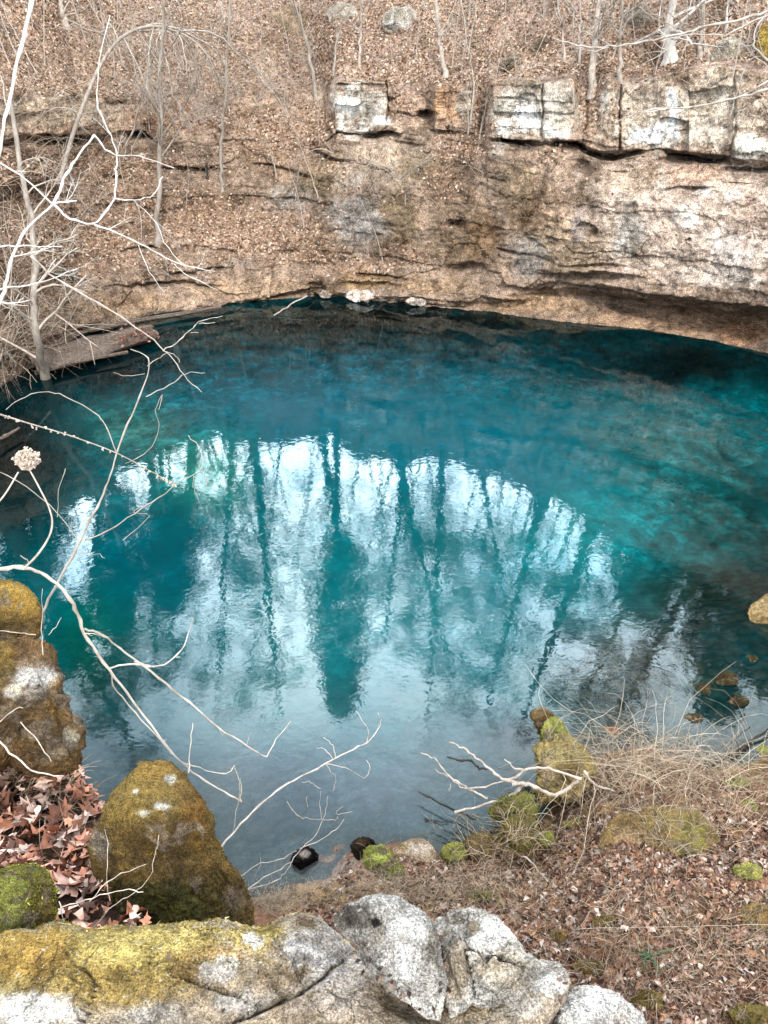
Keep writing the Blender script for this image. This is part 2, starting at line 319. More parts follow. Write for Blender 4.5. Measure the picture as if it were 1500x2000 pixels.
# horizontal partings in the strata
st = P[:, 2] * 1.5 + .6 * fbm(P * [.25, .25, .5], 3, 31) + .05 * (P[:, 0]); fr_ = st - np.floor(st)
gate_ = sst(.12, .4, fbm(P * [.5, .5, 1.2], 3, 41)) * rockw * wall * (1 - .85 * rightw * sst(540, 500, py0))
d += gate_ * .42 * np.exp(-(np.minimum(fr_, 1 - fr_) / .07) ** 2)
# steps: each layer stands a little further out
d += rockw * wall * .09 * (_h(np.floor(st), np.floor(P[:, 0] * .5 + 3 * vn(P * .7, 3)), np.zeros_like(st), 2))
# vertical joints in the top ledge
ledge = sst(8.6, 9.0, Tt) * sst(10.4, 9.9, Tt)
for jx in (757, 880, 1056, 1143, 1215, 1432, 190):
    jw = px0 - jx + 9 * vn(P * 1.6, jx) + 3 * vn(P * 6, jx); d += ledge * (.12 + .25 * ((jx * 7919) % 100) / 100) * np.exp(-(jw / 2.2) ** 2)
blk = np.interp(px0, [-100, 30, 95, 190, 655, 705, 757, 850, 880, 962, 1056, 1122, 1215, 1290, 1345, 1432], np.arange(16)).astype(int)
d += ledge * .16 * _h(blk, blk * 0, np.floor(P[:, 2] * 1.4 + .3 * vn(P, 4)), 9)
# holes and caverns
for (hx, hy, rx, ry, dep) in ((832, 226, 15, 11, 1.3), (1120, 290, 22, 9, 1.0), (1140, 330, 14, 14, .5), (110, 275, 70, 9, .9), (905, 530, 40, 14, .6), (890, 440, 16, 9, .6), (740, 268, 30, 6, .8), (370, 330, 60, 5, .8),  (1330, 312, 40, 8, .8), (1460, 335, 40, 6, .8), (1150, 545, 90, 8, .5), (330, 560, 90, 6, .4), (720, 560, 60, 10, .4), (60, 400, 60, 40, 1.0), (120, 560, 40, 20, .7), (1350, 370, 40, 4, .25), (620, 570, 14, 16, .5)):
    q = ((px0 - hx + 6 * vn(P * 4, 7)) / rx) ** 2 + ((py0 - hy + 4 * vn(P * 4, 8)) / ry) ** 2; d += dep * np.exp(-q ** 1.5) * (Tt < 10.5) * (Tt > 2)
bed = sst(1.9, 2.2, Tt)
P = P + out_ * d[:, None] * bed[:, None]
P[:, 2] += (.10 * fbm(P * 1.1, 4, 55) + .25 * fbm(P * .25, 3, 56) * sst(9.5, 12, Tt)) * bed
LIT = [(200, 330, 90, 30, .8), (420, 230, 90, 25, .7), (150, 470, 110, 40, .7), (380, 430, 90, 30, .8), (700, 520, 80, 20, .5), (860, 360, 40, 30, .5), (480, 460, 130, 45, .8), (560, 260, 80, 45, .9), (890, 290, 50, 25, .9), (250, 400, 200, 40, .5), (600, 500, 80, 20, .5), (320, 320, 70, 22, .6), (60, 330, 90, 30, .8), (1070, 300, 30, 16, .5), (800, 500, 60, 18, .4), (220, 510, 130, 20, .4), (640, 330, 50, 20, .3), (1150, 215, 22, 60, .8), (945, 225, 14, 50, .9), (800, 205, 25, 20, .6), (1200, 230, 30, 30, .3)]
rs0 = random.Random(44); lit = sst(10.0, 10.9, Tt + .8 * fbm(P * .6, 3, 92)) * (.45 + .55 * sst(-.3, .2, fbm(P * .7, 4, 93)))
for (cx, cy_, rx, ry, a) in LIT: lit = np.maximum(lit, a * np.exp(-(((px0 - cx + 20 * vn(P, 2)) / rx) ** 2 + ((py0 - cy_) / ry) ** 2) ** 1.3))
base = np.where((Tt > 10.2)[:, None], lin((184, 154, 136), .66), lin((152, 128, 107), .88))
BL = [(120, 215, 130, 36, (160, 142, 120), .9), (60, 480, 150, 130, (118, 90, 66), .7), (330, 230, 90, 40, (148, 112, 84), .7),
 (700, 215, 55, 60, (170, 163, 152), .95), (770, 320, 110, 55, (188, 166, 142), .7), (700, 440, 60, 60, (158, 153, 148), .9), (575, 385, 50, 35, (152, 146, 138), .7), (680, 350, 40, 30, (176, 168, 158), .6),
 (680, 205, 22, 16, (235, 236, 232), .8), (742, 240, 16, 14, (246, 248, 244), .95), (700, 268, 26, 9, (232, 228, 220), .8), (668, 240, 12, 16, (214, 208, 200), .7),
 (890, 205, 40, 45, (160, 124, 92), .8), (910, 200, 20, 40, (146, 138, 126), .7), (860, 200, 10, 40, (186, 140, 96), .6),
 (1045, 210, 95, 55, (172, 164, 150), .95), (1030, 228, 30, 28, (240, 238, 232), .85), (985, 248, 22, 14, (236, 234, 226), .8), (1080, 255, 30, 12, (240, 238, 230), .85), (975, 290, 14, 20, (212, 204, 190), .7),
 (1310, 225, 190, 70, (182, 166, 146), .9), (1316, 215, 14, 48, (252, 252, 250), .95), (1275, 262, 50, 18, (244, 242, 236), .9), (1240, 265, 18, 16, (240, 238, 230), .8), (1180, 200, 12, 24, (226, 220, 208), .7), (1400, 215, 30, 60, (204, 190, 168), .7), (1465, 285, 34, 24, (232, 228, 214), .8), (1380, 250, 50, 30, (190, 176, 160), .7), (1420, 150, 40, 20, (196, 180, 158), .7),
 (1350, 440, 260, 120, (212, 188, 168), .95), (1340, 340, 90, 22, (206, 168, 140), .8), (1240, 350, 60, 30, (188, 164, 138), .7), (1290, 350, 10, 26, (226, 214, 200), .6),
 (1366, 378, 14, 9, (250, 248, 242), .9), (1430, 385, 16, 12, (240, 232, 222), .7), (1340, 430, 26, 26, (244, 236, 226), .8), (1230, 455, 34, 48, (206, 202, 194), .75), (1230, 490, 14, 24, (90, 76, 60), .6), (1210, 390, 18, 10, (120, 112, 100), .5), (1430, 480, 60, 50, (222, 208, 198), .8), (1400, 545, 100, 22, (206, 192, 180), .7), (1470, 430, 40, 40, (206, 176, 156), .6), (1300, 500, 50, 50, (200, 176, 156), .6),
 (1110, 480, 90, 60, (166, 142, 112), .8), (1030, 500, 40, 50, (150, 142, 134), .8), (1130, 440, 20, 40, (150, 142, 138), .6), (1040, 400, 60, 60, (150, 120, 88), .7), (1090, 410, 40, 30, (172, 142, 116), .5),
 (1300, 640, 260, 36, (176, 142, 110), .95), (1060, 590, 120, 22, (168, 136, 100), .8), (1450, 650, 60, 26, (192, 140, 96), .7),
 (620, 350, 50, 40, (120, 104, 66), .6), (830, 330, 60, 30, (126, 108, 70), .6), (900, 470, 60, 50, (110, 92, 62), .6), (780, 420, 40, 50, (124, 104, 68), .6), (1010, 360, 40, 40, (120, 104, 76), .5), (520, 300, 60, 30, (134, 108, 78), .5), (1240, 440, 14, 50, (110, 98, 84), .6), (1160, 380, 10, 50, (120, 106, 88), .6), (1330, 480, 8, 60, (140, 124, 106), .5), (940, 460, 40, 60, (140, 104, 62), .6), (880, 400, 40, 80, (116, 92, 68), .6), (620, 480, 60, 40, (132, 108, 80), .6), (720, 545, 60, 18, (170, 136, 84), .8), (500, 565, 150, 22, (168, 138, 106), .8), (250, 595, 120, 22, (160, 130, 96), .7), (850, 560, 80, 20, (152, 122, 88), .7), (700, 583, 70, 6, (226, 206, 190), .8),
 (750, 480, 80, 20, (130, 104, 74), .5), (420, 400, 60, 30, (120, 92, 66), .5), (560, 330, 50, 30, (170, 134, 104), .4), (200, 320, 80, 40, (136, 104, 78), .5)]
base = base * (1 + .35 * fbm(P * .5, 4, 91)[:, None])
SLP = [(rs0.uniform(-50, 1550), rs0.uniform(-10, 160), rs0.uniform(20, 70), rs0.uniform(6, 20), rs0.choice([(150, 120, 92), (120, 96, 74), (206, 176, 158), (140, 122, 84), (210, 180, 160)]), .6) for _ in range(46)]
tint = paint(P, base, SLP + BL, .85, 20)
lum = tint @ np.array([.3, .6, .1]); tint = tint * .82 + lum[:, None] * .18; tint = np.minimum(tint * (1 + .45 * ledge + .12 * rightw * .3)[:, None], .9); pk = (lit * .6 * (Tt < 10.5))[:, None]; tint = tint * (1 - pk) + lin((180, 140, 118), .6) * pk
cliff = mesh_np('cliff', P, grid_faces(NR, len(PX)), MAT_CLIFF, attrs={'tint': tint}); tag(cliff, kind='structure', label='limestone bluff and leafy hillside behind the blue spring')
cliffP, cliffLit, cliffT = P, lit, Tt
bpy.context.view_layer.update()
def hit(px, py):
    d = ray(px, py); d = d / np.linalg.norm(d)
    ok, loc, n, i = cliff.ray_cast(Vector(CAM), Vector(d)); return np.array(loc) if ok else None
def drop(x, y, obj=None):
    ok, loc, n, i = (obj or cliff).ray_cast(Vector((x, y, 60)), Vector((0, 0, -1))); return loc[2] if ok else None

# ------------------------------------------------------------------ near shore and pool bed
SH = np.array([atz(a, b, 0)[:2] for a, b in ((-200, 1500), (100, 1620), (400, 1780), (490, 1765), (560, 1738), (640, 1722), (690, 1665), (780, 1650), (870, 1668), (920, 1645), (985, 1650), (1040, 1650), (1070, 1600), (1130, 1490), (1200, 1470), (1300, 1480), (1400, 1500), (1500, 1480), (1700, 1400), (2000, 1200))])
SH = SH[np.argsort(SH[:, 0])]
gx = np.linspace(-15, 17, 560); gy = np.concatenate([np.linspace(1.0, 9, 330, endpoint=False), np.linspace(9, 27, 170)])
X, Y = np.meshgrid(gx, gy); P = np.c_[X.ravel(), Y.ravel(), np.zeros(X.size)]
sy = np.interp(P[:, 0], SH[:, 0], SH[:, 1]); dd = (sy - P[:, 1]) * .75 + .18 * fbm(P * 1.7, 4, 60)
land = np.maximum(dd, 0); zz = .62 * (1 - np.exp(-land / .8)) + .17 * land
zz += (.30 * np.abs(fbm(P * .9, 4, 61)) + .10 * fbm(P * 3, 4, 62)) * sst(.1, 1.2, land)
dep = np.maximum(-dd, 0); zz -= .30 * dep * sst(0, 1, dep) + 1.2 * sst(1.5, 6, dep) + .05 * dep
zz += .10 * fbm(P * 1.5, 4, 63) * sst(0, .5, dep)
rb = sst(6.0, 8.5, P[:, 0] - (P[:, 1] - 8) * .38); zz += rb * 1.2 * sst(12, 8, P[:, 1])
P[:, 2] = zz
wet = sst(-.02, -.12, zz)
GB = [(1150, 1640, 220, 60, (186, 150, 100), .7), (980, 1760, 160, 60, (166, 128, 100), .5), (1330, 1640, 90, 60, (160, 134, 70), .6), (640, 1745, 130, 30, (196, 158, 96), .8), (700, 1700, 60, 24, (205, 170, 140), .7), (1450, 1500, 60, 30, (180, 160, 110), .5), (1050, 1610, 22, 40, (30, 22, 14), .9),
 (930, 1740, 50, 20, (160, 150, 60), .5), (1250, 1640, 60, 30, (205, 165, 115), .5), (860, 1770, 90, 20, (170, 150, 90), .5), (1450, 1900, 80, 60, (150, 120, 70), .4),
 (1330, 1330, 80, 60, (120, 104, 70), .7), (1400, 1350, 60, 40, (150, 128, 62), .7), (560, 1690, 160, 60, (150, 140, 134), .8), (760, 1560, 260, 70, (120, 130, 135), .8)]
tint = paint(P, (140, 106, 84), GB, .68, 30)
tint = tint * (1 - .35 * wet[:, None])
ground = mesh_np('ground', P, grid_faces(len(gy), len(gx)), MAT_GROUND, attrs={'tint': tint, 'wet': wet}); tag(ground, kind='structure', label='leaf covered shore sloping into the clear shallow pool bed')

# upper bank under the viewer
gx2 = np.linspace(-6, 4, 200); gy2 = np.linspace(-4, 6, 200); X, Y = np.meshgrid(gx2, gy2)
edge = np.interp(X, [-6, -3, -2, -1.35, -1.1, -.8, -.45, 0, .5, .9, 1.6, 4], [3.8, 3.4, 2.9, 2.2, 1.8, 1.35, 1.0, .75, .6, .3, -.6, -2.2]); dd = edge - Y + .08 * fbm(np.c_[X.ravel(), Y.ravel(), X.ravel() * 0] * 3, 3, 70).reshape(X.shape)
Zt = 6.62 - .48 * np.maximum(Y - .6, 0) - .25 * np.maximum(-X - 2, 0) * 0
Zb = -1.0 + 0 * X; s_ = sst(-.55, .02, dd); P = np.c_[X.ravel(), Y.ravel(), (Zb + (Zt - Zb) * s_).ravel()]
P[:, 2] += .05 * fbm(P * 2.5, 4, 71); P[:, 0] += .12 * fbm(P * 1.5, 3, 72); P[:, 1] += .12 * fbm(P * 1.5, 3, 73)
tint = paint(P, (96, 70, 54), [(60, 1480, 90, 40, (120, 96, 60), .6)], .35)
bank = mesh_np('bank', P, grid_faces(200, 200), MAT_SHOREROCK, attrs={'tint': tint}); tag(bank, kind='structure', label='steep rocky bank under the viewpoint')
bpy.context.view_layer.update()
def ghit(px, py, obj=None):
    d = ray(px, py); d = d / np.linalg.norm(d)
    ok, loc, n, i = (obj or ground).ray_cast(Vector(CAM), Vector(d)); return np.array(loc) if ok else None

# ------------------------------------------------------------------ water
gx = np.linspace(-16, 17, 330); gy = np.linspace(1.3, 28, 330); X, Y = np.meshgrid(gx, gy); P = np.c_[X.ravel(), Y.ravel(), np.zeros(X.size)]
WB = [(750, 710, 620, 60, (4, 66, 76), .9), (800, 625, 800, 72, (1, 8, 8), .97), (1330, 715, 280, 55, (1, 9, 9), .95), (30, 880, 150, 250, (1, 6, 8), .98), (180, 720, 190, 50, (2, 12, 12), .9), (200, 700, 170, 60, (5, 22, 24), .9),  # near-black blobs paint shade and bank reflections along the far and left edges
 (620, 800, 330, 80, (0, 92, 112), .9), (850, 850, 300, 120, (0, 106, 122), .8), (390, 920, 90, 80, (34, 128, 112), .85), (260, 830, 90, 50, (60, 116, 104), .6),
 (1180, 1040, 200, 110, (0, 128, 132), .9), (1000, 920, 200, 70, (0, 108, 126), .6), (1300, 880, 150, 70, (24, 96, 96), .7), (1420, 1010, 120, 120, (20, 86, 82), .7), (1380, 1160, 130, 60, (38, 84, 72), .8),
 (700, 1150, 120, 220, (0, 104, 112), .8), (300, 1100, 160, 120, (0, 80, 92), .8), (250, 1300, 120, 120, (4, 78, 74), .7), (170, 1260, 60, 110, (0, 84, 70), .7), (900, 1250, 250, 130, (30, 116, 122), .7), (560, 1400, 260, 80, (60, 116, 118), .6), (1200, 1330, 120, 90, (70, 84, 74), .6), (640, 1570, 350, 100, (160, 178, 184), .9), (660, 1700, 200, 40, (176, 166, 160), .8), (1250, 1300, 110, 100, (110, 112, 100), .6), (1000, 1440, 60, 26, (8, 18, 16), .8)]  # pale near-shore blob paints sky reflection, small dark one the point's reflection
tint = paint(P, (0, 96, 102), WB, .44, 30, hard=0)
px, py = proj(P)
shx = np.interp(P[:, 0], SH[:, 0], SH[:, 1]); offs = P[:, 1] - shx
murk = .22 + .78 * sst(.4, 4.2, offs + .8 * fbm(P * .8, 3, 80) - 2.6 * sst(3.2, 6, P[:, 0]))
rocky = np.clip(.25 + .85 * sst(820, 640, py) + .8 * np.exp(-((px - 1400) / 200) ** 2 - ((py - 1050) / 260) ** 2) + .6 * np.exp(-((px - 300) / 150) ** 2 - ((py - 850) / 130) ** 2), 0, 1)
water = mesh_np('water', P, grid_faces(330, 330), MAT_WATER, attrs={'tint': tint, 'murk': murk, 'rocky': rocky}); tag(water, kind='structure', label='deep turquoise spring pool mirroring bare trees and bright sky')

# ------------------------------------------------------------------ rocks from outlines, with real thickness
def rock(name, outl, zc, thick, mat, tintbase, blobs, label, cat='rock', rough=.03, res=90, prof=.55, K=.5, warp=14, seed=0, group=None, lean=0, cuts=7, bare=.16, cracks=()):
    o = np.array(outl, float); c = (o.min(0) + o.max(0)) / 2
    th = np.arctan2(o[:, 1] - c[1], o[:, 0] - c[0]); rr = np.hypot(*(o - c).T); k = np.argsort(th); th, rr = th[k], rr[k]
    nt_, nf = int(res * 2.2), res
    a = np.linspace(-math.pi, math.pi, nt_, endpoint=False)
    ra = np.interp(a, np.r_[th - 2 * math.pi, th, th + 2 * math.pi], np.r_[rr, rr, rr]); ra = np.convolve(np.r_[ra[-2:], ra, ra[:2]], [.1, .2, .4, .2, .1], 'valid')
    ra = ra * (1 + rough * 1.1 * fbm(np.c_[np.cos(a) * 3.5, np.sin(a) * 3.5, a * 0 + seed], 4, seed, .6))
    ph = np.linspace(0, math.pi, nf); A, F_ = np.meshgrid(a, ph); RA = np.tile(ra, (nf, 1))
    rad = np.sin(F_) ** prof; dz = np.sign(np.cos(F_)) * np.abs(np.cos(F_)) ** .9
    px = c[0] + np.cos(A) * RA * rad; py = c[1] + np.sin(A) * RA * rad
    # lean: lower pixels lie nearer (a surface tilted back towards the horizontal)
    zz = zc * (1 - lean * (py - c[1]) / FPX) - thick * dz
    D = np.stack([(px - 750) / FPX, (1000 - py) / FPX, np.ones_like(px)], -1) * zz[..., None]
    Pw = CAM + D[..., 0:1] * RIGHT + D[..., 1:2] * UP + D[..., 2:3] * FWD
    Pw = Pw.reshape(-1, 3); ctr = at(c[0], c[1], zc); nrm = Pw - ctr; nrm /= np.linalg.norm(nrm, axis=1)[:, None] + 1e-9
    S = max(np.ptp(o[:, 0]), np.ptp(o[:, 1])) / FPX * zc
    q = Pw / S * 3 + seed * 7.1
    dsp = S * (rough * 1.0 * fbm(q, 4, seed + 100, .55) + rough * 1.1 * fbm(q * 3.5, 5, seed + 120, .65) - rough * 1.0 * np.exp(-(vn(q * 1.3, seed + 7) / .05) ** 2) * .4)
    fr0 = np.abs(np.cos(F_)).ravel(); sgn = nrm @ ((ctr - CAM) / np.linalg.norm(ctr - CAM)); dsp = dsp * (.4 + .6 * fr0)
    if mat is MAT_MOSSROCK: dsp = dsp + .05 * S * rough * 10 * (.35 - np.abs(vn(q * 3.2, seed + 3))) * .5 + .012 * S * (.5 - np.abs(vn(q * 8, seed + 4)))
    Pw = Pw + nrm * dsp[:, None]; cutw = sst(.0, .35, fr0)
    rc = np.random.default_rng(seed + 5); toc = (CAM - ctr) / np.linalg.norm(CAM - ctr)
    for _ in range(cuts):
        n_ = rc.normal(0, 1, 3) + toc * 1.5; n_ /= np.linalg.norm(n_); pr = (Pw - ctr) @ n_; h_ = pr.max() * rc.uniform(.55, .88)
        wv = h_ + S * .02 * vn(Pw / S * 6, seed + 31); Pw = Pw - n_ * (np.maximum(pr - wv, 0) * .9 * cutw)[:, None]
    Pw = Pw + nrm * (S * rough * .55 * fbm(q * 7, 5, seed + 140, .7))[:, None]
    t_ = paint(Pw, tintbase, blobs, K, warp); bm = np.zeros(len(Pw))
    if mat is MAT_MOSSROCK:
        lu = t_ @ np.array([.3, .6, .1]); t_ = t_ * .84 + lu[:, None] * .16
        bm = np.clip((fbm(q * 1.5, 4, seed + 60, .6) - bare) * 9, 0, 1); Pw = Pw - nrm * (bm * .012 * S)[:, None]
        t_ = t_ * (1 - .8 * bm[:, None]) + lin((170, 152, 130), K) * (.8 + .5 * fbm(q * 5, 3, 61)[:, None]) * .8 * bm[:, None]
    qx, qy = proj(Pw); front = ((CAM - Pw) * nrm).sum(1) > 0
    for ln in cracks:
        dmin = np.full(len(Pw), 1e9); wx = qx + 7 * vn(q * 7, 5) + 3 * vn(q * 20, 6); wy = qy + 7 * vn(q * 7, 8)
        for (x0, y0), (x1, y1) in zip(ln[:-1], ln[1:]):
            L2 = (x1 - x0) ** 2 + (y1 - y0) ** 2; tt_ = np.clip(((wx - x0) * (x1 - x0) + (wy - y0) * (y1 - y0)) / L2, 0, 1)
            dmin = np.minimum(dmin, np.hypot(wx - x0 - tt_ * (x1 - x0), wy - y0 - tt_ * (y1 - y0)))
        g_ = np.exp(-(dmin / 4.0) ** 2) * front; Pw = Pw - nrm * (g_ * .03)[:, None]; t_ = t_ * (1 - .6 * np.exp(-(dmin / 3.0) ** 2)[:, None])
    i = np.arange(nf - 1)[:, None] * nt_; j = np.arange(nt_)[None]; j2 = (j + 1) % nt_
    F = np.stack([i + j, i + nt_ + j, i + nt_ + j2, i + j2], -1).reshape(-1, 4)
    ob = mesh_np(name, Pw, F, mat, attrs={'tint': t_, 'bare': bm}); tag(ob, label, cat, group); return ob
def moss_fuzz(ob, n, size, cols, mask=None, K=.5, up=(0, -.35, .94), seed=1):
    """short moss fibres standing on the mossy patches of a rock"""
    r = np.random.default_rng(seed); me = ob.data; V = np.empty(len(me.vertices) * 3, np.float32); me.vertices.foreach_get('co', V); V = V.reshape(-1, 3)
    N = np.empty(len(me.vertices) * 3, np.float32); me.vertices.foreach_get('normal', N); N = N.reshape(-1, 3)
    view = CAM - V; wgt = ((N * view).sum(1) > 0).astype(float)
    px, py = proj(V)
    if mask is not None: wgt *= mask(px, py, V)
    wgt *= sst(-.1, .25, fbm(V / size * .12, 3, seed)) * .9 + .1
    ba = np.empty(len(V), np.float32); me.attributes['bare'].data.foreach_get('value', ba); wgt *= 1 - ba
    F = np.empty(len(me.polygons) * 4, np.int32); me.polygons.foreach_get('vertices', F); F = F.reshape(-1, 4)
    ar = np.linalg.norm(np.cross(V[F[:, 1]] - V[F[:, 0]], V[F[:, 3]] - V[F[:, 0]]), axis=1) * wgt[F[:, 0]]
    if ar.sum() <= 0: return
    fi = r.choice(len(F), n, p=ar / ar.sum()); u, v = r.random((2, n, 1)); q = V[F[fi]]
    p = q[:, 0] * (1 - u) * (1 - v) + q[:, 1] * u * (1 - v) + q[:, 2] * u * v + q[:, 3] * (1 - u) * v
    nn = N[F[fi, 0]]; d = nn * .8 + r.normal(0, .6, (n, 3)); d /= np.linalg.norm(d, axis=1)[:, None]
    s = np.cross(d, r.normal(0, 1, (n, 3))); s /= np.linalg.norm(s, axis=1)[:, None]; L_ = size * r.uniform(.5, 1.7, (n, 1))
    VV = np.stack([p - nn * size * .2 - s * L_ * .16, p - nn * size * .2 + s * L_ * .16, p + d * L_], 1).reshape(-1, 3)
    ci = lin(np.array(cols)[r.integers(0, len(cols), n)], K) * r.uniform(.6, 1.3, (n, 1))
    clump = .75 + .5 * sst(-.3, .3, fbm(p / size * .06, 3, seed + 3)); ci = ci * clump[:, None]
    o = mesh_np('moss', VV, np.arange(3 * n).reshape(-1, 3), MAT_MOSS, None, attrs={'tint': np.repeat(ci, 3, 0)}); o.parent = ob; tag(o, kind='stuff'); return o

WHT = (236, 232, 226); LG = (200, 194, 186); DG = (104, 96, 86); OL = (138, 110, 52); YG = (196, 172, 92); LIME = (176, 184, 58)
slab = rock('rock_slab', [(-60, 1840), (0, 1803), (60, 1812), (110, 1800), (180, 1815), (260, 1815), (330, 1808), (400, 1800), (440, 1788), (480, 1800), (520, 1812), (560, 1796), (600, 1790), (640, 1812), (690, 1858), (740, 1902), (800, 1955), (900, 2000), (1000, 2150), (700, 2300), (300, 2350), (-150, 2300), (-220, 2050)], 2.06, .22, MAT_ROCK, (176, 160, 138),
 [(170, 1880, 330, 90, (166, 146, 84), .95), (560, 1960, 260, 60, (182, 160, 132), .7), (300, 1850, 140, 45, (214, 192, 116), .9), (60, 1860, 90, 50, (176, 140, 70), .8), (200, 1930, 160, 50, (150, 122, 66), .7), (500, 1830, 60, 30, (190, 166, 84), .85), (400, 1880, 90, 40, (146, 116, 72), .8), (560, 1880, 60, 50, (140, 118, 84), .6),
  (620, 1850, 80, 46, (206, 202, 198), .9), (660, 1910, 70, 50, (196, 190, 184), .8), (430, 1895, 40, 26, WHT, .6), (70, 1975, 80, 34, WHT, .8), (480, 1960, 60, 30, LG, .7), (490, 1835, 20, 16, WHT, .8), (300, 1985, 70, 26, LG, .6), (640, 1960, 100, 40, (200, 184, 168), .7), (590, 1870, 16, 12, DG, .7), (660, 1870, 18, 14, DG, .7)],
 'broad mossy rock slab across the bottom left of the foreground', 'rock slab', .030, 240, .34, .58, 18, 1, lean=.9, cuts=1, cracks=[[(515, 1800), (575, 1870), (600, 1930), (660, 2010)], [(600, 1930), (520, 1965), (430, 2010)], [(330, 1905), (430, 1930), (520, 1965)], [(120, 1850), (180, 1920), (150, 2010)], [(690, 1860), (640, 1905), (600, 1930)]])
moss_fuzz(slab, 60000, .011, [(190, 165, 84), (214, 196, 120), (160, 128, 58), (232, 214, 150), (140, 120, 46)], lambda px, py, V: np.clip(1.25 * np.exp(-((px - 200) / 260) ** 4 - ((py - 1850) / 62) ** 2) + .9 * np.exp(-((px - 470) / 120) ** 2 - ((py - 1815) / 26) ** 2) + .12, 0, 1), .52, seed=4)
bB = rock('boulder', [(650, 1790), (668, 1772), (720, 1754), (770, 1750), (800, 1768), (835, 1790), (850, 1820), (862, 1870), (866, 1950), (858, 1995), (830, 1990), (800, 1960), (750, 1900), (700, 1850), (656, 1815)], 2.0, .09, MAT_ROCK, (190, 186, 178),
 [(690, 1795, 50, 28, (84, 76, 66), .9), (760, 1780, 50, 20, (206, 202, 194), .7), (790, 1850, 55, 60, WHT, .85), (735, 1800, 14, 10, (14, 12, 10), .98), (830, 1930, 30, 50, (210, 204, 196), .8), (850, 1850, 14, 40, (120, 108, 88), .6)],
 'lichened grey boulder with a small dark pit, leftmost of the pale foreground boulders', 'boulder', .045, 130, .4, .56, 16, 2, lean=.7, cuts=12)
bC = rock('boulder', [(846, 1802), (880, 1781), (920, 1773), (970, 1790), (1000, 1825), (1025, 1862), (1055, 1884), (1040, 1930), (980, 1960), (920, 1960), (880, 1990), (868, 1950), (866, 1870), (852, 1830)], 2.02, .09, MAT_ROCK, (190, 184, 174),
 [(900, 1800, 40, 20, (98, 90, 78), .85), (940, 1830, 70, 40, WHT, .8), (920, 1815, 18, 18, (150, 126, 80), .7), (890, 1890, 30, 60, (150, 124, 84), .6), (990, 1900, 50, 40, (176, 160, 134), .6), (950, 1890, 40, 20, (160, 140, 110), .5), (990, 1850, 24, 24, (140, 130, 110), .6)],
 'pale lichened boulder right of the pitted one, moss patches on its flank', 'boulder', .05, 150, .32, .56, 16, 3, lean=.7, cuts=12, cracks=[[(920, 1780), (900, 1860), (930, 1950)], [(905, 1850), (980, 1870), (1040, 1900)]])
bE = rock('boulder', [(1010, 1885), (1060, 1873), (1100, 1884), (1115, 1905), (1108, 1945), (1085, 1985), (1040, 2020), (1000, 2050), (900, 2090), (800, 2060), (790, 1990), (830, 1960), (880, 1930), (950, 1925)], 2.03, .08, MAT_ROCK, (176, 160, 140),
 [(1070, 1910, 50, 36, WHT, .9), (920, 1960, 60, 40, (158, 134, 90), .7), (1030, 1970, 40, 20, (224, 218, 208), .7), (960, 1990, 50, 30, (190, 176, 158), .6)],
 'low white-capped boulder between the moss-flanked one and the corner stone', 'boulder', .05, 130, .32, .56, 14, 4, lean=.6, cuts=10)
bD = rock('boulder', [(1088, 1965), (1110, 1935), (1135, 1925), (1180, 1930), (1220, 1955), (1265, 2005), (1290, 2100), (1150, 2140), (1060, 2080), (1080, 2000)], 2.02, .08, MAT_ROCK, (206, 200, 192),
 [(1150, 1960, 70, 40, WHT, .8), (1200, 1990, 30, 20, (170, 156, 136), .5)], 'white weathered boulder cut off by the bottom edge, beside the leafy shore', 'boulder', .045, 120, .32, .56, 14, 5, lean=.6, cuts=10)
bM = rock('mossy_boulder', [(296, 1488), (335, 1488), (362, 1512), (388, 1555), (410, 1588), (417, 1640), (440, 1680), (465, 1710), (486, 1760), (492, 1812), (460, 1850), (300, 1850), (210, 1820), (195, 1740), (180, 1690), (182, 1640), (200, 1590), (240, 1530), (266, 1496)], 2.95, .36, MAT_MOSSROCK, (124, 98, 46),
 [(270, 1560, 90, 60, (152, 124, 50), .9), (300, 1500, 50, 24, (164, 128, 44), .8), (380, 1600, 30, 60, (146, 104, 30), .8), (330, 1650, 90, 60, (96, 74, 34), .7), (300, 1780, 150, 60, (74, 78, 24), .8), (430, 1760, 40, 60, (104, 84, 30), .7), (460, 1750, 26, 30, (156, 130, 100), .7), (196, 1650, 20, 34, (176, 160, 140), .9), (320, 1575, 18, 9, (224, 220, 206), .9), (280, 1590, 12, 8, (210, 206, 190), .8), (335, 1520, 12, 7, (206, 206, 196), .8), (395, 1620, 7, 6, (220, 215, 200), .8), (265, 1545, 5, 5, (220, 220, 210), .8)],
 'tall olive moss covered boulder rising in front of the pool', 'boulder', .055, 200, .58, .64, 12, 6, cuts=7, bare=.30)
moss_fuzz(bM, 60000, .010, [(140, 112, 40), (120, 96, 30), (96, 84, 24), (166, 134, 52), (84, 70, 22)], None, .62, seed=5)
bL1 = rock('mossy_rock', [(-120, 1150), (0, 1133), (40, 1140), (68, 1158), (82, 1190), (80, 1230), (60, 1258), (30, 1278), (-20, 1300), (-120, 1280)], 3.7, .32, MAT_MOSSROCK, (152, 118, 44),
 [(30, 1170, 60, 30, (190, 150, 50), .85), (40, 1240, 60, 40, (112, 88, 44), .8), (20, 1150, 40, 10, (206, 170, 70), .6)], 'golden moss covered rock at the left edge, above the white-stained one', 'rock', .06, 120, .5, .52, 10, 7, bare=.2)
moss_fuzz(bL1, 14000, .013, [(190, 150, 50), (206, 170, 70), (150, 112, 40)], None, .5, seed=6)
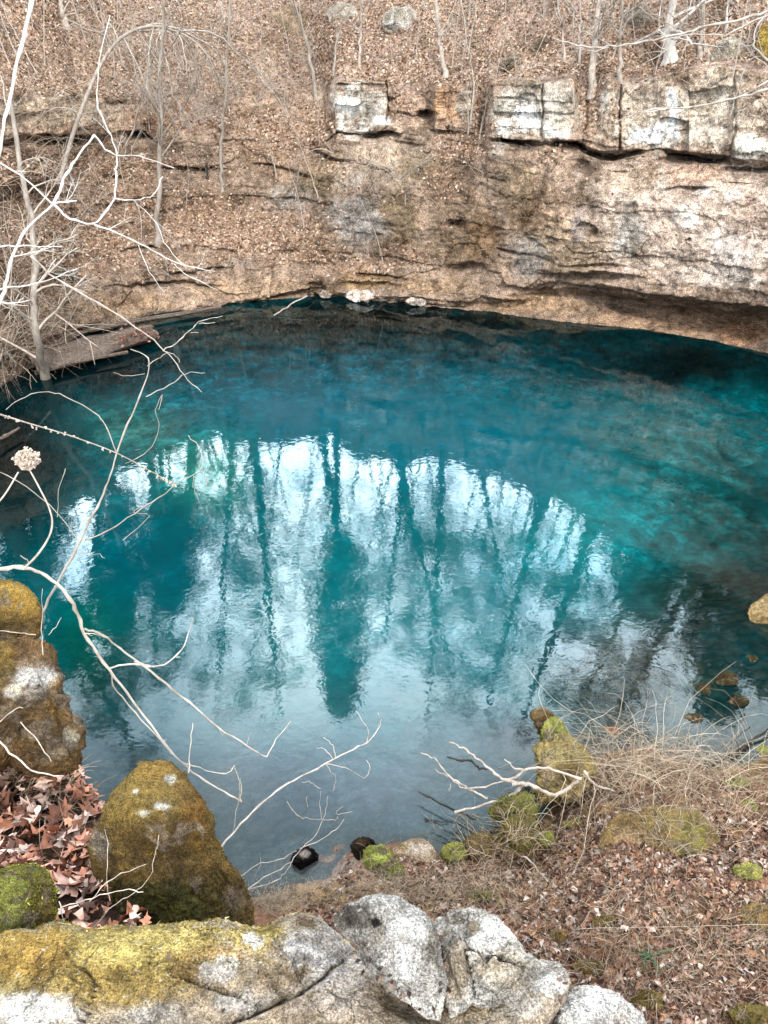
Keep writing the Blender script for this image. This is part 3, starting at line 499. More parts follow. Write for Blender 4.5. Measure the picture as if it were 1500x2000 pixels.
bL2 = rock('mossy_rock', [(-120, 1270), (0, 1258), (50, 1252), (92, 1268), (112, 1300), (125, 1340), (148, 1390), (170, 1430), (166, 1470), (150, 1500), (80, 1520), (20, 1490), (-120, 1490)], 3.5, .34, MAT_MOSSROCK, (130, 98, 56),
 [(66, 1325, 52, 32, (252, 244, 236), .97), (30, 1350, 24, 14, (246, 238, 228), .9), (60, 1296, 34, 10, (180, 150, 120), .7), (110, 1370, 20, 50, (150, 112, 50), .8), (10, 1300, 24, 50, (150, 120, 44), .8), (100, 1450, 60, 40, (120, 94, 56), .7), (135, 1440, 22, 22, (196, 186, 168), .7), (30, 1420, 50, 30, (106, 82, 50), .6)], 'brown mossy rock with a bright white bare patch at the left edge', 'rock', .08, 150, .45, .54, 10, 8, bare=.1)
moss_fuzz(bL2, 15000, .012, [(150, 116, 50), (124, 96, 40), (104, 76, 40), (170, 136, 60)], lambda px, py, V: 1 - np.exp(-((px - 60) / 60) ** 2 - ((py - 1328) / 42) ** 2), .5, seed=7)
bG = rock('mossy_rock', [(-80, 1740), (0, 1702), (40, 1692), (82, 1696), (98, 1730), (108, 1790), (92, 1830), (-60, 1850)], 2.45, .2, MAT_MOSSROCK, (136, 130, 44),
 [(25, 1745, 36, 40, (196, 200, 70), .9), (80, 1770, 30, 50, (120, 98, 46), .8), (30, 1800, 40, 26, (150, 152, 60), .7)], 'bright green mossy rock at the lower left edge', 'rock', .08, 120, .5, .44, 10, 9)
moss_fuzz(bG, 22000, .012, [(190, 196, 66), (150, 160, 44), (120, 116, 36), (214, 214, 96)], None, .5, seed=8)

GMOSS = [(150, 150, 50), (176, 180, 60), (130, 112, 44), (120, 124, 40)]
def shore_rock(outl, z, th, col, blobs, label, mat=MAT_SHOREROCK, fuzz=0, cols=GMOSS, K=.58, name='rock', seed=0, prof=.5, rough=.12, res=60):
    c = np.mean(np.array(outl, float), 0); zc = zdep(c[0], c[1], z)
    o = rock(name, outl, zc, th, mat, col, blobs, label, 'rock', rough, res, prof, K, 6, seed)
    if fuzz: moss_fuzz(o, fuzz, .028, cols, None, K, seed=seed)
    return o
shore_rock([(722, 1650), (742, 1650), (768, 1676), (790, 1705), (802, 1722), (790, 1740), (755, 1732), (718, 1708), (706, 1680), (710, 1660)], .28, .22, (160, 160, 56), [(735, 1670, 24, 20, (196, 206, 80), .8), (770, 1720, 34, 20, (120, 120, 40), .7)], 'lime green mossy rock at the near waterline', MAT_MOSSROCK, 5000, [(176, 184, 60), (196, 204, 84), (146, 150, 48)], seed=11)
shore_rock([(690, 1642), (705, 1636), (722, 1640), (738, 1655), (716, 1672), (708, 1700), (696, 1690), (686, 1662)], .1, .2, (44, 36, 26), [(705, 1645, 12, 8, (110, 84, 54), .7)], 'black wet rock against the lime green mossy one', seed=12)
shore_rock([(765, 1668), (778, 1652), (800, 1642), (838, 1646), (852, 1668), (848, 1690), (815, 1700), (785, 1692)], .2, .25, (196, 172, 144), [(820, 1660, 26, 14, (230, 216, 200), .8), (785, 1680, 20, 14, (130, 104, 76), .7), (785, 1655, 14, 6, (150, 136, 60), .6)], 'tan and white bare rock at the waterline right of the lime green one', seed=13, rough=.09)
shore_rock([(862, 1660), (880, 1648), (905, 1652), (913, 1665), (900, 1680), (872, 1682)], .3, .14, (160, 160, 58), [], 'small yellow green mossy stone at the waterline', MAT_MOSSROCK, 1400, seed=14)
shore_rock([(566, 1682), (574, 1668), (588, 1660), (594, 1648), (604, 1656), (618, 1668), (624, 1684), (606, 1692), (596, 1699), (578, 1692)], .02, .17, (22, 18, 15), [(596, 1668, 12, 9, (226, 214, 200), .9)], 'dark little rock with a pale top standing in the shallows', seed=15, rough=.14)
shore_rock([(1036, 1396), (1046, 1384), (1058, 1382), (1072, 1392), (1084, 1408), (1080, 1430), (1062, 1440), (1050, 1424), (1044, 1410)], .85, .2, (124, 98, 54), [(1050, 1394, 10, 7, (150, 120, 80), .8)], 'brown craggy tip stone of the mossy point jutting into the pool', MAT_MOSSROCK, 1500, [(140, 108, 60), (170, 140, 70)], seed=16, rough=.14)
shore_rock([(1058, 1425), (1066, 1406), (1084, 1402), (1100, 1424), (1112, 1446), (1104, 1466), (1080, 1470), (1062, 1458)], .8, .26, (166, 168, 70), [(1090, 1455, 16, 10, (190, 160, 100), .7)], 'yellow green mossy stone in the middle of the point jutting into the pool', MAT_MOSSROCK, 3000, [(186, 186, 84), (160, 156, 60), (150, 130, 60)], seed=23, rough=.13)
pil = shore_rock([(1052, 1462), (1070, 1446), (1102, 1440), (1126, 1456), (1148, 1478), (1152, 1512), (1138, 1540), (1120, 1566), (1086, 1560), (1060, 1572), (1050, 1540), (1056, 1500)], .6, .36, (186, 164, 98), [(1090, 1475, 36, 14, (206, 190, 120), .8), (1112, 1515, 26, 26, (140, 108, 62), .7), (1070, 1508, 12, 30, (206, 180, 140), .7)], 'largest straw coloured mossy rock at the base of the point', MAT_MOSSROCK, 8000, [(196, 176, 100), (170, 160, 72), (150, 130, 60), (220, 196, 130)], seed=17, rough=.15, res=80)
shore_rock([(955, 1580), (975, 1562), (1010, 1552), (1042, 1556), (1052, 1580), (1030, 1605), (985, 1605), (960, 1598)], .45, .26, (134, 134, 54), [], 'green mossy rock just under the bare fallen branch', MAT_MOSSROCK, 3000, seed=18)
shore_rock([(975, 1625), (988, 1600), (1015, 1590), (1042, 1598), (1052, 1630), (1042, 1652), (1000, 1655), (980, 1645)], .45, .25, (124, 112, 52), [], 'olive mossy rock on the shore below the green one', MAT_MOSSROCK, 3000, seed=19)
shore_rock([(905, 1648), (925, 1632), (955, 1630), (978, 1645), (972, 1668), (935, 1676), (910, 1668)], .25, .2, (142, 118, 74), [], 'brown mossy rock by the water, left of the olive one', MAT_MOSSROCK, 2000, [(150, 124, 70), (120, 100, 50)], seed=20)
shore_rock([(1052, 1632), (1068, 1624), (1082, 1632), (1080, 1648), (1060, 1650)], .4, .1, (156, 160, 56), [], 'tiny lime green mossy stone beside the dark hollow', MAT_MOSSROCK, 900, seed=21)
shore_rock([(1170, 1640), (1200, 1600), (1250, 1585), (1300, 1578), (1352, 1585), (1385, 1615), (1412, 1675), (1402, 1725), (1365, 1748), (1310, 1722), (1250, 1690), (1195, 1680)], .75, .34, (160, 130, 76), [(1350, 1640, 36, 50, (156, 150, 56), .85), (1300, 1600, 50, 20, (172, 152, 76), .7), (1230, 1640, 40, 26, (206, 168, 120), .8), (1370, 1710, 30, 26, (96, 76, 36), .7)], 'large mossy mound rising from the leafy shore at right', MAT_MOSSROCK, 9000, [(150, 140, 60), (170, 150, 80), (130, 104, 54), (190, 160, 100)], name='mossy_mound', seed=22, rough=.07, res=80)
for k, (cx, cy_, rx, ry, col, lab) in enumerate([(1150, 1895, 34, 22, (140, 112, 62), 'brown mossy stone in the leaves beside the white-capped boulder'), (1266, 1965, 36, 30, (156, 130, 66), 'mossy stone with a pale edge near the white corner boulder'), (1458, 1990, 50, 24, (140, 122, 58), 'low olive mossy stone in the bottom right corner'),
  (1465, 1703, 34, 16, (186, 182, 80), 'yellow green mossy stone at the right edge, beyond the mossy mound'), (1437, 1535, 34, 16, (176, 176, 84), 'yellow green mossy stone among the straw near the right edge'), (1462, 1575, 20, 14, (170, 172, 84), 'small yellow green mossy stone lying nearer than its neighbour in the straw'), (1475, 1800, 44, 34, (168, 134, 72), 'tan mossy stone on the leaves at the right edge'), (935, 1752, 26, 12, (160, 150, 66), 'flat mossy stone just beyond the pale foreground boulders'), (1090, 1828, 20, 12, (170, 140, 84), 'little tan mossy stone in the middle of the leafy shore'), (1492, 1468, 18, 12, (180, 190, 90), 'lime mossy stone at the right edge where shore meets water'), (1120, 1612, 26, 14, (156, 138, 70), 'mossy stone behind the dark hollow, by the straw'), (1180, 1800, 26, 10, (150, 130, 70), 'half buried mossy stone at the centre of the leaf carpet')]):
    r_ = random.Random(k); ol = [(cx + rx * math.cos(a) * r_.uniform(.85, 1.1), cy_ + ry * math.sin(a) * r_.uniform(.85, 1.1)) for a in np.arange(9) * .698]
    gp = ghit(cx, cy_); shore_rock(ol, (gp[2] if gp is not None else .7) - .02, .16, col, [], lab, MAT_MOSSROCK, 1600, [tuple(int(v * s) for v in col) for s in (.8, 1, 1.15)], seed=30 + k)
shore_rock([(1462, 1198), (1482, 1172), (1510, 1155), (1560, 1160), (1570, 1215), (1520, 1235), (1475, 1222)], .08, .4, (178, 152, 106), [(1495, 1190, 24, 18, (204, 180, 134), .8)], 'tan rock breaking the water at the right edge', seed=50, rough=.06)
for k, (cx, cy_, rx, ry, z, lab) in enumerate([(1420, 1330, 26, 14, .03, 'largest ochre stone, barely awash in the shallows at right'), (1375, 1350, 22, 12, .0, 'ochre stone at water level left of the largest awash stone'), (1340, 1372, 20, 9, -.06, 'dim submerged stone nearest the middle of the pool in the right shallows'), (1395, 1300, 18, 8, -.04, 'small submerged stone beyond the largest one in the right shallows'), (1440, 1372, 24, 11, .04, 'flat stone barely awash close to the right shoreline'), (1350, 1405, 22, 10, .02, 'stone barely awash just off the dry brambles'), (1465, 1290, 18, 10, .0, 'submerged stone near the right edge, below the tan rock')]):
    r_ = random.Random(k + 90); ol = [(cx + rx * math.cos(a) * r_.uniform(.75, 1.15), cy_ + ry * math.sin(a) * r_.uniform(.75, 1.15)) for a in np.arange(9) * .698]
    shore_rock(ol, z - .06, .14, (92, 78, 44), [], lab, MAT_MOSSROCK, 0, [(150, 134, 66), (110, 96, 44)], seed=90 + k)
# outcrops on the hillside
for k, (ol, th, col, bl, lab) in enumerate([([(745, 40), (760, 22), (790, 14), (815, 24), (816, 58), (790, 68), (755, 64)], .7, (186, 180, 168), [(780, 50, 24, 12, WHT, .8)], 'whitish limestone outcrop high on the slope, top centre'),
  ([(1390, 128), (1392, 100), (1404, 84), (1452, 80), (1462, 100), (1458, 128), (1430, 136)], .7, (190, 182, 166), [(1420, 122, 24, 8, WHT, .7)], 'square pale limestone block perched on the ledge at upper right'),
  ([(975, 130), (985, 112), (1015, 106), (1030, 122), (1024, 138), (990, 142)], .5, (130, 118, 102), [], 'dark rounded rock half buried in the slope above the big ledge block'),
  ([(500, 40), (540, 22), (600, 24), (635, 40), (630, 64), (580, 74), (520, 66)], .5, (150, 130, 108), [], 'brown weathered outcrop high on the slope, left of top centre'),
  ([(1215, 30), (1240, 14), (1290, 18), (1300, 50), (1270, 72), (1225, 62)], .5, (140, 128, 114), [], 'grey mossy outcrop behind the white sycamore trunk'),
  ([(1478, 90), (1490, 48), (1530, 30), (1560, 120), (1530, 200), (1490, 180), (1480, 130)], .8, (130, 104, 60), [(1495, 80, 20, 30, (150, 130, 60), .7)], 'tall mossy rock at the upper right edge'),
  ([(1035, 92), (1050, 78), (1075, 76), (1085, 94), (1070, 104), (1045, 104)], .35, (128, 112, 96), [], 'small dark rock on the slope between thin saplings'),
  ([(640, 20), (660, 8), (690, 12), (700, 40), (680, 60), (650, 50)], .4, (176, 168, 156), [], 'small pale outcrop at the top, left of the whitish one')]):
    c = np.mean(ol, 0); hp = hit(*c)
    if hp is None: continue
    o = rock('outcrop', ol, float((hp - CAM) @ FWD) + .1, th, MAT_CLIFF, col, bl, lab, 'rock', .07, 60, .35, .85, 6, 60 + k, cuts=10)
# tumbled stones at the far waterline
for k, (cx, cy_, rx, ry, col, lab) in enumerate([(705, 578, 32, 9, (236, 214, 200), 'flat pale boulder at the far waterline, centre'), (815, 588, 24, 7, (230, 216, 204), 'flat pale boulder at the far waterline, right of the larger one'), (636, 575, 12, 8, (200, 186, 170), 'small pale stone at the far waterline beside the dark stub')]):
    ol = [(cx + rx * math.cos(a), cy_ + ry * math.sin(a) * (1 if k % 2 else .9)) for a in np.arange(8) * .785]
    shore_rock(ol, .12, .4, col, [], lab, MAT_CLIFF, seed=70 + k, K=.85, rough=.1)

# ------------------------------------------------------------------ leaves (stuff)
def leaf_cloud(name, P, N, size, cols, K, label, seed=0, jag=False, parent=None, lift=.3, K2=(.55, 1.35)):
    r = np.random.default_rng(seed); n = len(P)
    d = r.normal(0, 1, (n, 3)); N = N + r.normal(0, .38, (n, 3)); N /= np.linalg.norm(N, axis=1)[:, None]
    T_ = np.cross(N, d); T_ /= np.linalg.norm(T_, axis=1)[:, None]; B = np.cross(N, T_); S = size * r.uniform(.35, 1.5, (n, 1)); curl = r.uniform(-.25, .45, (n, 1)); asp = r.uniform(.55, .95, (n, 1))
    if jag:   # lobed leaf, two strips of quads either side of the midrib
        side = np.array([[-.55, 0], [-.38, .22], [-.22, .16], [-.12, .52], [.06, .22], [.26, .42], [.30, .15], [.62, 0]])
        k = len(side); up_ = [np.array([a, b]) for a, b in side]; V = []
        cl2 = r.uniform(-.5, .9, (n, 1)); curl = r.uniform(-.6, 1.1, (n, 1)); jx_ = r.uniform(-.10, .10, (n, 3, k)); jy_ = r.uniform(.35, 1.25, (n, 3, k))
        for sgn in (1, 0, -1):
            for iv, (a, b) in enumerate(side):
                x, y = a + jx_[:, sgn, iv][:, None] * (b > 0), b * sgn * jy_[:, sgn, iv][:, None]; z = curl * (abs(y) * 1.2) ** 1.2 + cl2 * x * x + .06 * math.sin(9 * a + sgn)
                V.append(P + S * (x * T_ + y * asp * 1.2 * B + (z + lift * .3) * N))
        V = np.stack(V, 1).reshape(-1, 3); m_ = 3 * k; fs = []
        for s0 in (0, 1):
            for i in range(k - 1): fs.append([s0 * k + i, s0 * k + i + 1, (s0 + 1) * k + i + 1, (s0 + 1) * k + i])
        F = (np.arange(n)[:, None, None] * m_ + np.array(fs)[None]).reshape(-1, 4)
    else:
        sh = [(-.5, 0, 0), (-.1, .38, 1), (.5, 0, .3), (-.05, -.36, 1)]; m_ = 4
        V = np.stack([P + S * (a * T_ + b * asp * B + (c * curl + lift * .2) * N) for a, b, c in sh], 1).reshape(-1, 3)
        F = np.arange(n * 4).reshape(-1, 4)
    ci = lin(np.array(cols)[r.integers(0, len(cols), n)], K) * r.uniform(K2[0], K2[1], (n, 1))
    o = mesh_np(name, V, F, MAT_LEAF, parent, smooth=False, attrs={'tint': np.repeat(ci, m_, 0)}); tag(o, label, 'leaves', kind='stuff'); return o
def sample(ob, n, wfun, seed):
    r = np.random.default_rng(seed); me = ob.data; V = np.empty(len(me.vertices) * 3, np.float32); me.vertices.foreach_get('co', V); V = V.reshape(-1, 3)
    N = np.empty_like(V).ravel(); me.vertices.foreach_get('normal', N); N = N.reshape(-1, 3)
    F = np.empty(len(me.polygons) * 4, np.int32); me.polygons.foreach_get('vertices', F); F = F.reshape(-1, 4)
    a = np.linalg.norm(np.cross(V[F[:, 1]] - V[F[:, 0]], V[F[:, 3]] - V[F[:, 0]]), axis=1) * wfun(V, N)[F[:, 0]]
    fi = r.choice(len(F), n, p=a / a.sum()); u, v = r.random((2, n, 1)); q = V[F[fi]]
    nn = N[F[fi, 0]]; nn = np.where(nn[:, 2:3] < 0, -nn, nn)
    return q[:, 0] * (1 - u) * (1 - v) + q[:, 1] * u * (1 - v) + q[:, 2] * u * v + q[:, 3] * (1 - u) * v, nn
def wcliff(V, N):
    px, py = proj(V); D = np.linalg.norm(V - CAM, axis=1)
    return cliffLit * (px > -60) * (px < 1560) * (py > -70) * sst(55, 30, D) * (V[:, 2] > .3)
HL = [(200, 168, 142), (184, 150, 122), (222, 196, 174), (150, 116, 88), (112, 80, 58), (190, 152, 118), (228, 206, 184)]
p_, n_ = sample(cliff, 90000, wcliff, 11)
leaf_cloud('leaf_litter', p_, n_, .100, HL, .72, 'fallen pinkish brown leaves covering the far hillside', 12, K2=(.6, 1.2))
p_, n_ = sample(cliff, 14000, lambda V, N: (cliffT < 10.5) * (np.abs(N[:, 2]) > .3) * (.12 + sst(950, 700, proj(V)[0])) * (V[:, 2] > .4) * (proj(V)[1] > 0), 13)
leaf_cloud('leaf_litter', p_, n_, .10, HL[:6], .62, 'brown leaves caught on the ledges of the far bluff', 14)
def wshore(V, N):
    px, py = proj(V); return (V[:, 2] > .12) * (px > 560) * (px < 1560) * (py < 2060) * (py > 1380) * (.06 + 1.0 * sst(-.15, .25, fbm(V * 1.3, 4, 33)) * sst(1560, 1720, py + .15 * (px - 1100)))
SLF = [(172, 134, 116), (146, 108, 88), (120, 84, 68), (196, 164, 142), (88, 62, 50), (218, 198, 184), (156, 114, 84), (180, 136, 104), (104, 76, 60)]
p_, n_ = sample(ground, 30000, wshore, 15)
leaf_cloud('leaf_litter', p_, n_, .070, SLF, .62, 'brown leaf carpet on the right hand shore', 16, K2=(.45, 1.5))
p_, n_ = sample(ground, 260, lambda V, N: (V[:, 2] > -.4) * (V[:, 2] < .1) * (proj(V)[0] > 560) * (proj(V)[0] < 1560), 17); p_[:, 2] = np.maximum(p_[:, 2], -.05)
def wbank(V, N):
    px, py = proj(V); return (N[:, 2] > .35) * (px < 300) * (px > -80) * (py > 1470) * (py < 1850) + .0
p_, n_ = sample(bank, 2300, wbank, 18); rr_ = np.random.default_rng(3); p_[:, 2] += rr_.uniform(0, .05, len(p_))
BLF = [(226, 180, 160), (196, 146, 124), (236, 204, 188), (160, 108, 84), (128, 84, 66), (206, 140, 110), (90, 62, 50), (214, 186, 172)]
leaf_cloud('leaf_litter', p_, n_, .082, BLF, 1.0, 'large curled sycamore leaves heaped behind the mossy boulder', 19, True, K2=(.4, 1.3))
p_, n_ = sample(ground, 5000, lambda V, N: (V[:, 2] > .1) * (proj(V)[0] > 800) * (proj(V)[0] < 1560) * (proj(V)[1] > 1600) * (proj(V)[1] < 2060), 20)
leaf_cloud('leaf_litter', p_, n_, .085, SLF, .62, 'larger lobed dead leaves lying on the shore', 21, True, K2=(.45, 1.4))

lc = np.random.default_rng(8)
def on_px(n, line, sp):
    out = []
    for _ in range(n):
        t = lc.random(); a = np.array(line[0]) * (1 - t) + np.array(line[1]) * t; d = ray(*(a + lc.normal(0, sp, 2))); ok, loc, nn, i, ob, mx_ = scene.ray_cast(DG0, Vector(CAM), Vector(d).normalized())
        if ok and ob.name != 'water': out.append(np.array(loc) + [0, 0, .006])
    return np.array(out)
bpy.context.view_layer.update(); DG0 = bpy.context.evaluated_depsgraph_get()
q = np.vstack([on_px(34, ((700, 1880), (850, 1990)), 9), on_px(14, ((860, 1820), (872, 1990)), 6), on_px(10, ((1085, 1960), (1110, 1900)), 8), on_px(12, ((60, 1960), (620, 1900)), 60), on_px(40, ((480, 1770), (640, 1770)), 14)])
leaf_cloud('leaf_litter', q, np.tile([0, -.3, 1.], (len(q), 1)), .018, SLF[:5], .2, 'small leaf scraps caught in cracks of the foreground rocks', 9)

# ------------------------------------------------------------------ branches and trees
def wob(pts, a, rnd): P = np.array(pts); P[1:-1] += np.array([[rnd.gauss(0, a) for _ in range(3)] for _ in range(len(P) - 2)]); return P
TIPS = []
def grow(mb, p, d, L_, r, depth, rnd, k=4, kids=4, spread=.7, droop=0.0, n=5, ratio=.58):
    pts = [np.array(p)]; d = np.array(d, float); d /= np.linalg.norm(d)
    for i in range(n):
        d = d + np.array([rnd.gauss(0, .13) for _ in range(3)]) + np.array([0, 0, -droop if droop > 0 else .05]); d /= np.linalg.norm(d); pts.append(pts[-1] + d * L_ / n)
    rad = np.linspace(r, r * .45, n + 1); mb.tube(pts, rad, k if r > .012 else 3)
    if depth <= 1: TIPS.append(pts[-1]); TIPS.append(pts[len(pts) // 2])
    if depth > 0:
        for i in range(kids):
            t = rnd.uniform(.25, 1.0); j = min(int(t * n), n - 1); q = pts[j] + (pts[j + 1] - pts[j]) * (t * n - j)
            dv = pts[j + 1] - pts[j]; dv = dv / np.linalg.norm(dv); s = np.array([rnd.gauss(0, 1) for _ in range(3)]); s -= dv * (s @ dv); s /= np.linalg.norm(s) + 1e-6
            nd = dv * (1 - spread * .5) + s * spread
            grow(mb, q, nd, L_ * rnd.uniform(.4, .8) * (1.15 - .4 * t), r * ratio * rnd.uniform(.6, 1), depth - 1, rnd, k - 1 if k > 3 else 3, kids, spread, droop, max(3, n - 1), ratio)
def tree(name, path, r0, r1, label, mat, group=None, seed=0, limbs=10, ll=2.0, depth=2, kids=4, start=.35, droop=0, bmat=None, roots=True, cat='tree', br=None):
    rnd = random.Random(seed); path = np.array(path, float); root = empty(name, path[0], label=label, cat=cat, group=group)
    P_ = spl(path, 6); n = len(P_); P_ = wob(P_, .012 * ll, rnd); rad = np.linspace(r0, r1, n); rad[0] *= 1.5; rad[1] *= 1.15
    tb = MB(); P_[0, 2] -= .15; tb.tube(P_, rad, 9 if r0 > .05 else 5); tb.build('trunk', mat, root)
    cb = MB()
    for i in range(limbs):
        t = start + (1 - start) * (i + rnd.random()) / limbs; j = min(int(t * (n - 1)), n - 2); q = P_[j]; dv = P_[j + 1] - P_[j]; dv /= np.linalg.norm(dv)
        a = rnd.uniform(0, 6.28); s = np.array([math.cos(a), math.sin(a), .15])
        grow(cb, q, dv * .6 + s * .8, ll * rnd.uniform(.6, 1.1) * (1.2 - .5 * t), (br or rad[j] * .42), depth, rnd, 4, kids, .75, droop)
    if limbs: cb.build('branches', bmat or mat, root)
    return root
def top_of(base, px, py, extra=1.0):
    """a point on the vertical-ish line: same distance as base, seen at (px,py); extended above the frame"""
    zc = float((base - CAM) @ FWD); q = CAM + ray(px, py) * ((base[1] + .3) / ray(px, py)[1]); return base + (q - base) * extra
TR = [  # base px, (px,py) points up, width px, material, label, extra length, limbs
 ((1308, 122), [(1306, 60), (1312, 0)], 26, MAT_WHITE, 'thick white sycamore trunk on the slope at upper right', 5.5, 12),
 ((1156, 185), [(1160, 90), (1168, 0)], 15, MAT_PALE, 'pale slender tree growing from the gap right of the big ledge block', 4.0, 10),
 ((868, 152), [(862, 80), (852, 0)], 10, MAT_PALE, 'slender pale tree on the slope above the small cave hole', 4.0, 10),
 ((128, 52), [(122, 25), (118, 0)], 15, MAT_PALE, 'pale trunk at the top of the slope on the far left', 9, 10),
 ((618, 192), [(600, 90), (575, 0)], 8, MAT_GREY, 'thin leaning grey tree left of the grey ledge block', 3.0, 10),
 ((1212, 158), [(1212, 90), (1210, 0)], 9, MAT_GREY, 'thin grey tree left of the white sycamore', 4, 9),
 ((1366, 112), [(1370, 60), (1374, 0)], 10, MAT_GREY, 'grey tree right of the white sycamore', 5, 10),
 ((1133, 128), [(1133, 60), (1134, 0)], 5, MAT_WHITE, 'thin straight white sapling left of the pale slender tree', 4, 6),
 ((1103, 120), [(1098, 60), (1090, 0)], 5, MAT_PALE, 'thin pale sapling, left one of the pair by the slender tree', 4, 6),
 ((1420, 60), [(1419, 20), (1420, 0)], 6, MAT_WHITE, 'thin white sapling above the perched square block', 7, 5),
 ((920, 240), [(925, 150), (905, 40)], 4, MAT_PALE, 'wispy white sapling in the leafy gap left of the big ledge block', 2.5, 10),
 ((703, 130), [(704, 60), (708, 0)], 6, MAT_PALE, 'thin pale sapling above the grey ledge block', 4, 8),
 ((652, 150), [(662, 60), (688, 0)], 5, MAT_GREY, 'thin dark sapling leaning right above the grey ledge block', 3, 8),
 ((434, 372), [(432, 280), (445, 90)], 7, MAT_GREY, 'slim grey tree on the mid slope, right of the darker one', 2.0, 9),
 ((306, 472), [(312, 330), (314, 180)], 11, MAT_GREY, 'dark grey tree rooted low on the left slope', 2.2, 12),
 ((232, 345), [(260, 250), (300, 120)], 5, MAT_GREY, 'thin leaning grey sapling on the left slope', 2, 8),
 ((790, 490), [(790, 450), (792, 380)], 3, MAT_PALE, 'tiny pale sapling on the bluff face below the ledges', 1.0, 4),
 ((405, 350), [(404, 330), (403, 318)], 6, MAT_DARK, 'short black stub on the left mid slope', 1.0, 0),
 ((603, 580), [(604, 560), (608, 545)], 6, MAT_DARK, 'short black stub at the far waterline', 1.0, 0)]
for k, (b, up_, wpx, mat, lab, ext, limbs) in enumerate(TR):
    hp = hit(*b)
    if hp is None: continue
    zc = float((hp - CAM) @ FWD); r0 = wpx / 2 / FPX * zc
    pts = [hp] + [top_of(hp, *u, 1.0) for u in up_]; last = pts[-1] + (pts[-1] - pts[0]) * (ext - 1); 
    if ext > 1: pts.append(last)
    H_ = np.linalg.norm(pts[-1] - pts[0])
    tree('tree' if wpx > 6.5 else 'sapling', pts, r0, r0 * (.35 if ext > 1 else .8), lab, mat, seed=k, limbs=limbs, ll=H_ * .28, depth=2, kids=4 if wpx > 8 else 3, start=.25 if wpx < 7 else .4, cat='tree' if wpx > 6.5 else 'sapling')
# thin saplings and whips dotted over the slope
rs = random.Random(21)
for k in range(75):
    px, py = rs.uniform(-20, 1520), rs.choice([rs.uniform(10, 160), rs.uniform(10, 160), rs.uniform(200, 520)])
    if py > 200 and px > 960: py = rs.uniform(10, 150)
    hp = hit(px, py)
    if hp is None: continue
    h_ = rs.uniform(1.4, 4.0) * (1 if py < 200 else .6); lean_ = np.array([rs.gauss(0, .18) * h_, rs.gauss(-.05, .1) * h_, h_])
    tree('sapling', [hp, hp + lean_ * .5 + [rs.gauss(0, .05), 0, 0], hp + lean_], rs.uniform(.011, .03), .005, 'thin bare pale sapling sprouting from the leafy slope', MAT_TWIG if rs.random() < .7 else MAT_PALE, 'thin saplings on the far slope', 200 + k, rs.randint(4, 7), h_ * .38, 1, 3, .2, cat='sapling')
# bushy twig tangles
def shrub(px, py, h_, n, label, mat, seed, spread=.9, droop=.12, hitf=hit, base=None, group=None, depth=2, r=.012, kids=4):
    hp = base if base is not None else hitf(px, py)
    if hp is None: return
    rnd = random.Random(seed); root = empty('shrub', hp, label=label, cat='shrub', group=group); mb = MB()
    for i in range(n):
        a = rnd.uniform(0, 6.28); d = np.array([math.cos(a) * spread, math.sin(a) * spread * .6 - .1, 1.0])
        grow(mb, hp, d, h_ * rnd.uniform(.6, 1.1), r * rnd.uniform(.6, 1.2), depth, rnd, 4, kids, .7, droop, 6)
    o = mb.build('branches', mat, root); return root
SHR = [((60, 640), 2.6, 9, 'tangled pale shrub at the left waterline, under the grey trunk'), ((20, 560), 2.4, 8, 'tangled pale shrub at the left edge above the waterline'), ((130, 640), 1.6, 7, 'low wispy shrub beside the fallen log'), ((20, 690), 1.8, 8, 'dense twiggy shrub at the left edge by the water'),
 ((100, 480), 1.6, 6, 'wispy shrub on the lower left slope'), ((780, 350), 1.4, 8, 'fine drooping shrub on the bluff below the cave hole'), ((370, 250), 2.2, 7, 'wispy shrub on the left ledge'), ((80, 230), 2.0, 6, 'pale shrub on the far left ledge'), ((500, 200), 2.0, 7, 'wispy shrub at the rim, left of the grey ledge block'), ((560, 120), 1.8, 6, 'pale thicket on the upper slope left of centre'), ((280, 120), 2.4, 8, 'pale thicket at the top of the left slope'), ((450, 80), 2.2, 7, 'pale thicket high on the slope, left of centre'),
 ((1010, 160), 1.4, 5, 'wispy shrub on top of the big ledge block'), ((1230, 300), 1.0, 5, 'hanging dry shrub on the crack below the right ledge'), ((1440, 330), 1.2, 6, 'hanging dry roots and twigs at the right edge crack'), ((480, 520), 1.2, 6, 'low twiggy shrub at the foot of the left slope'), ((330, 540), 1.1, 5, 'low twiggy shrub above the fallen log'), ((160, 420), 1.5, 6, 'pale shrub in the middle of the left slope'), ((650, 300), 1.2, 5, 'wispy shrub just below the grey ledge block')]
for k, (b, h_, n, lab) in enumerate(SHR): shrub(*b, h_, n, lab, MAT_TWIG, 400 + k, droop=.10 if k % 3 else .2, r=.014)
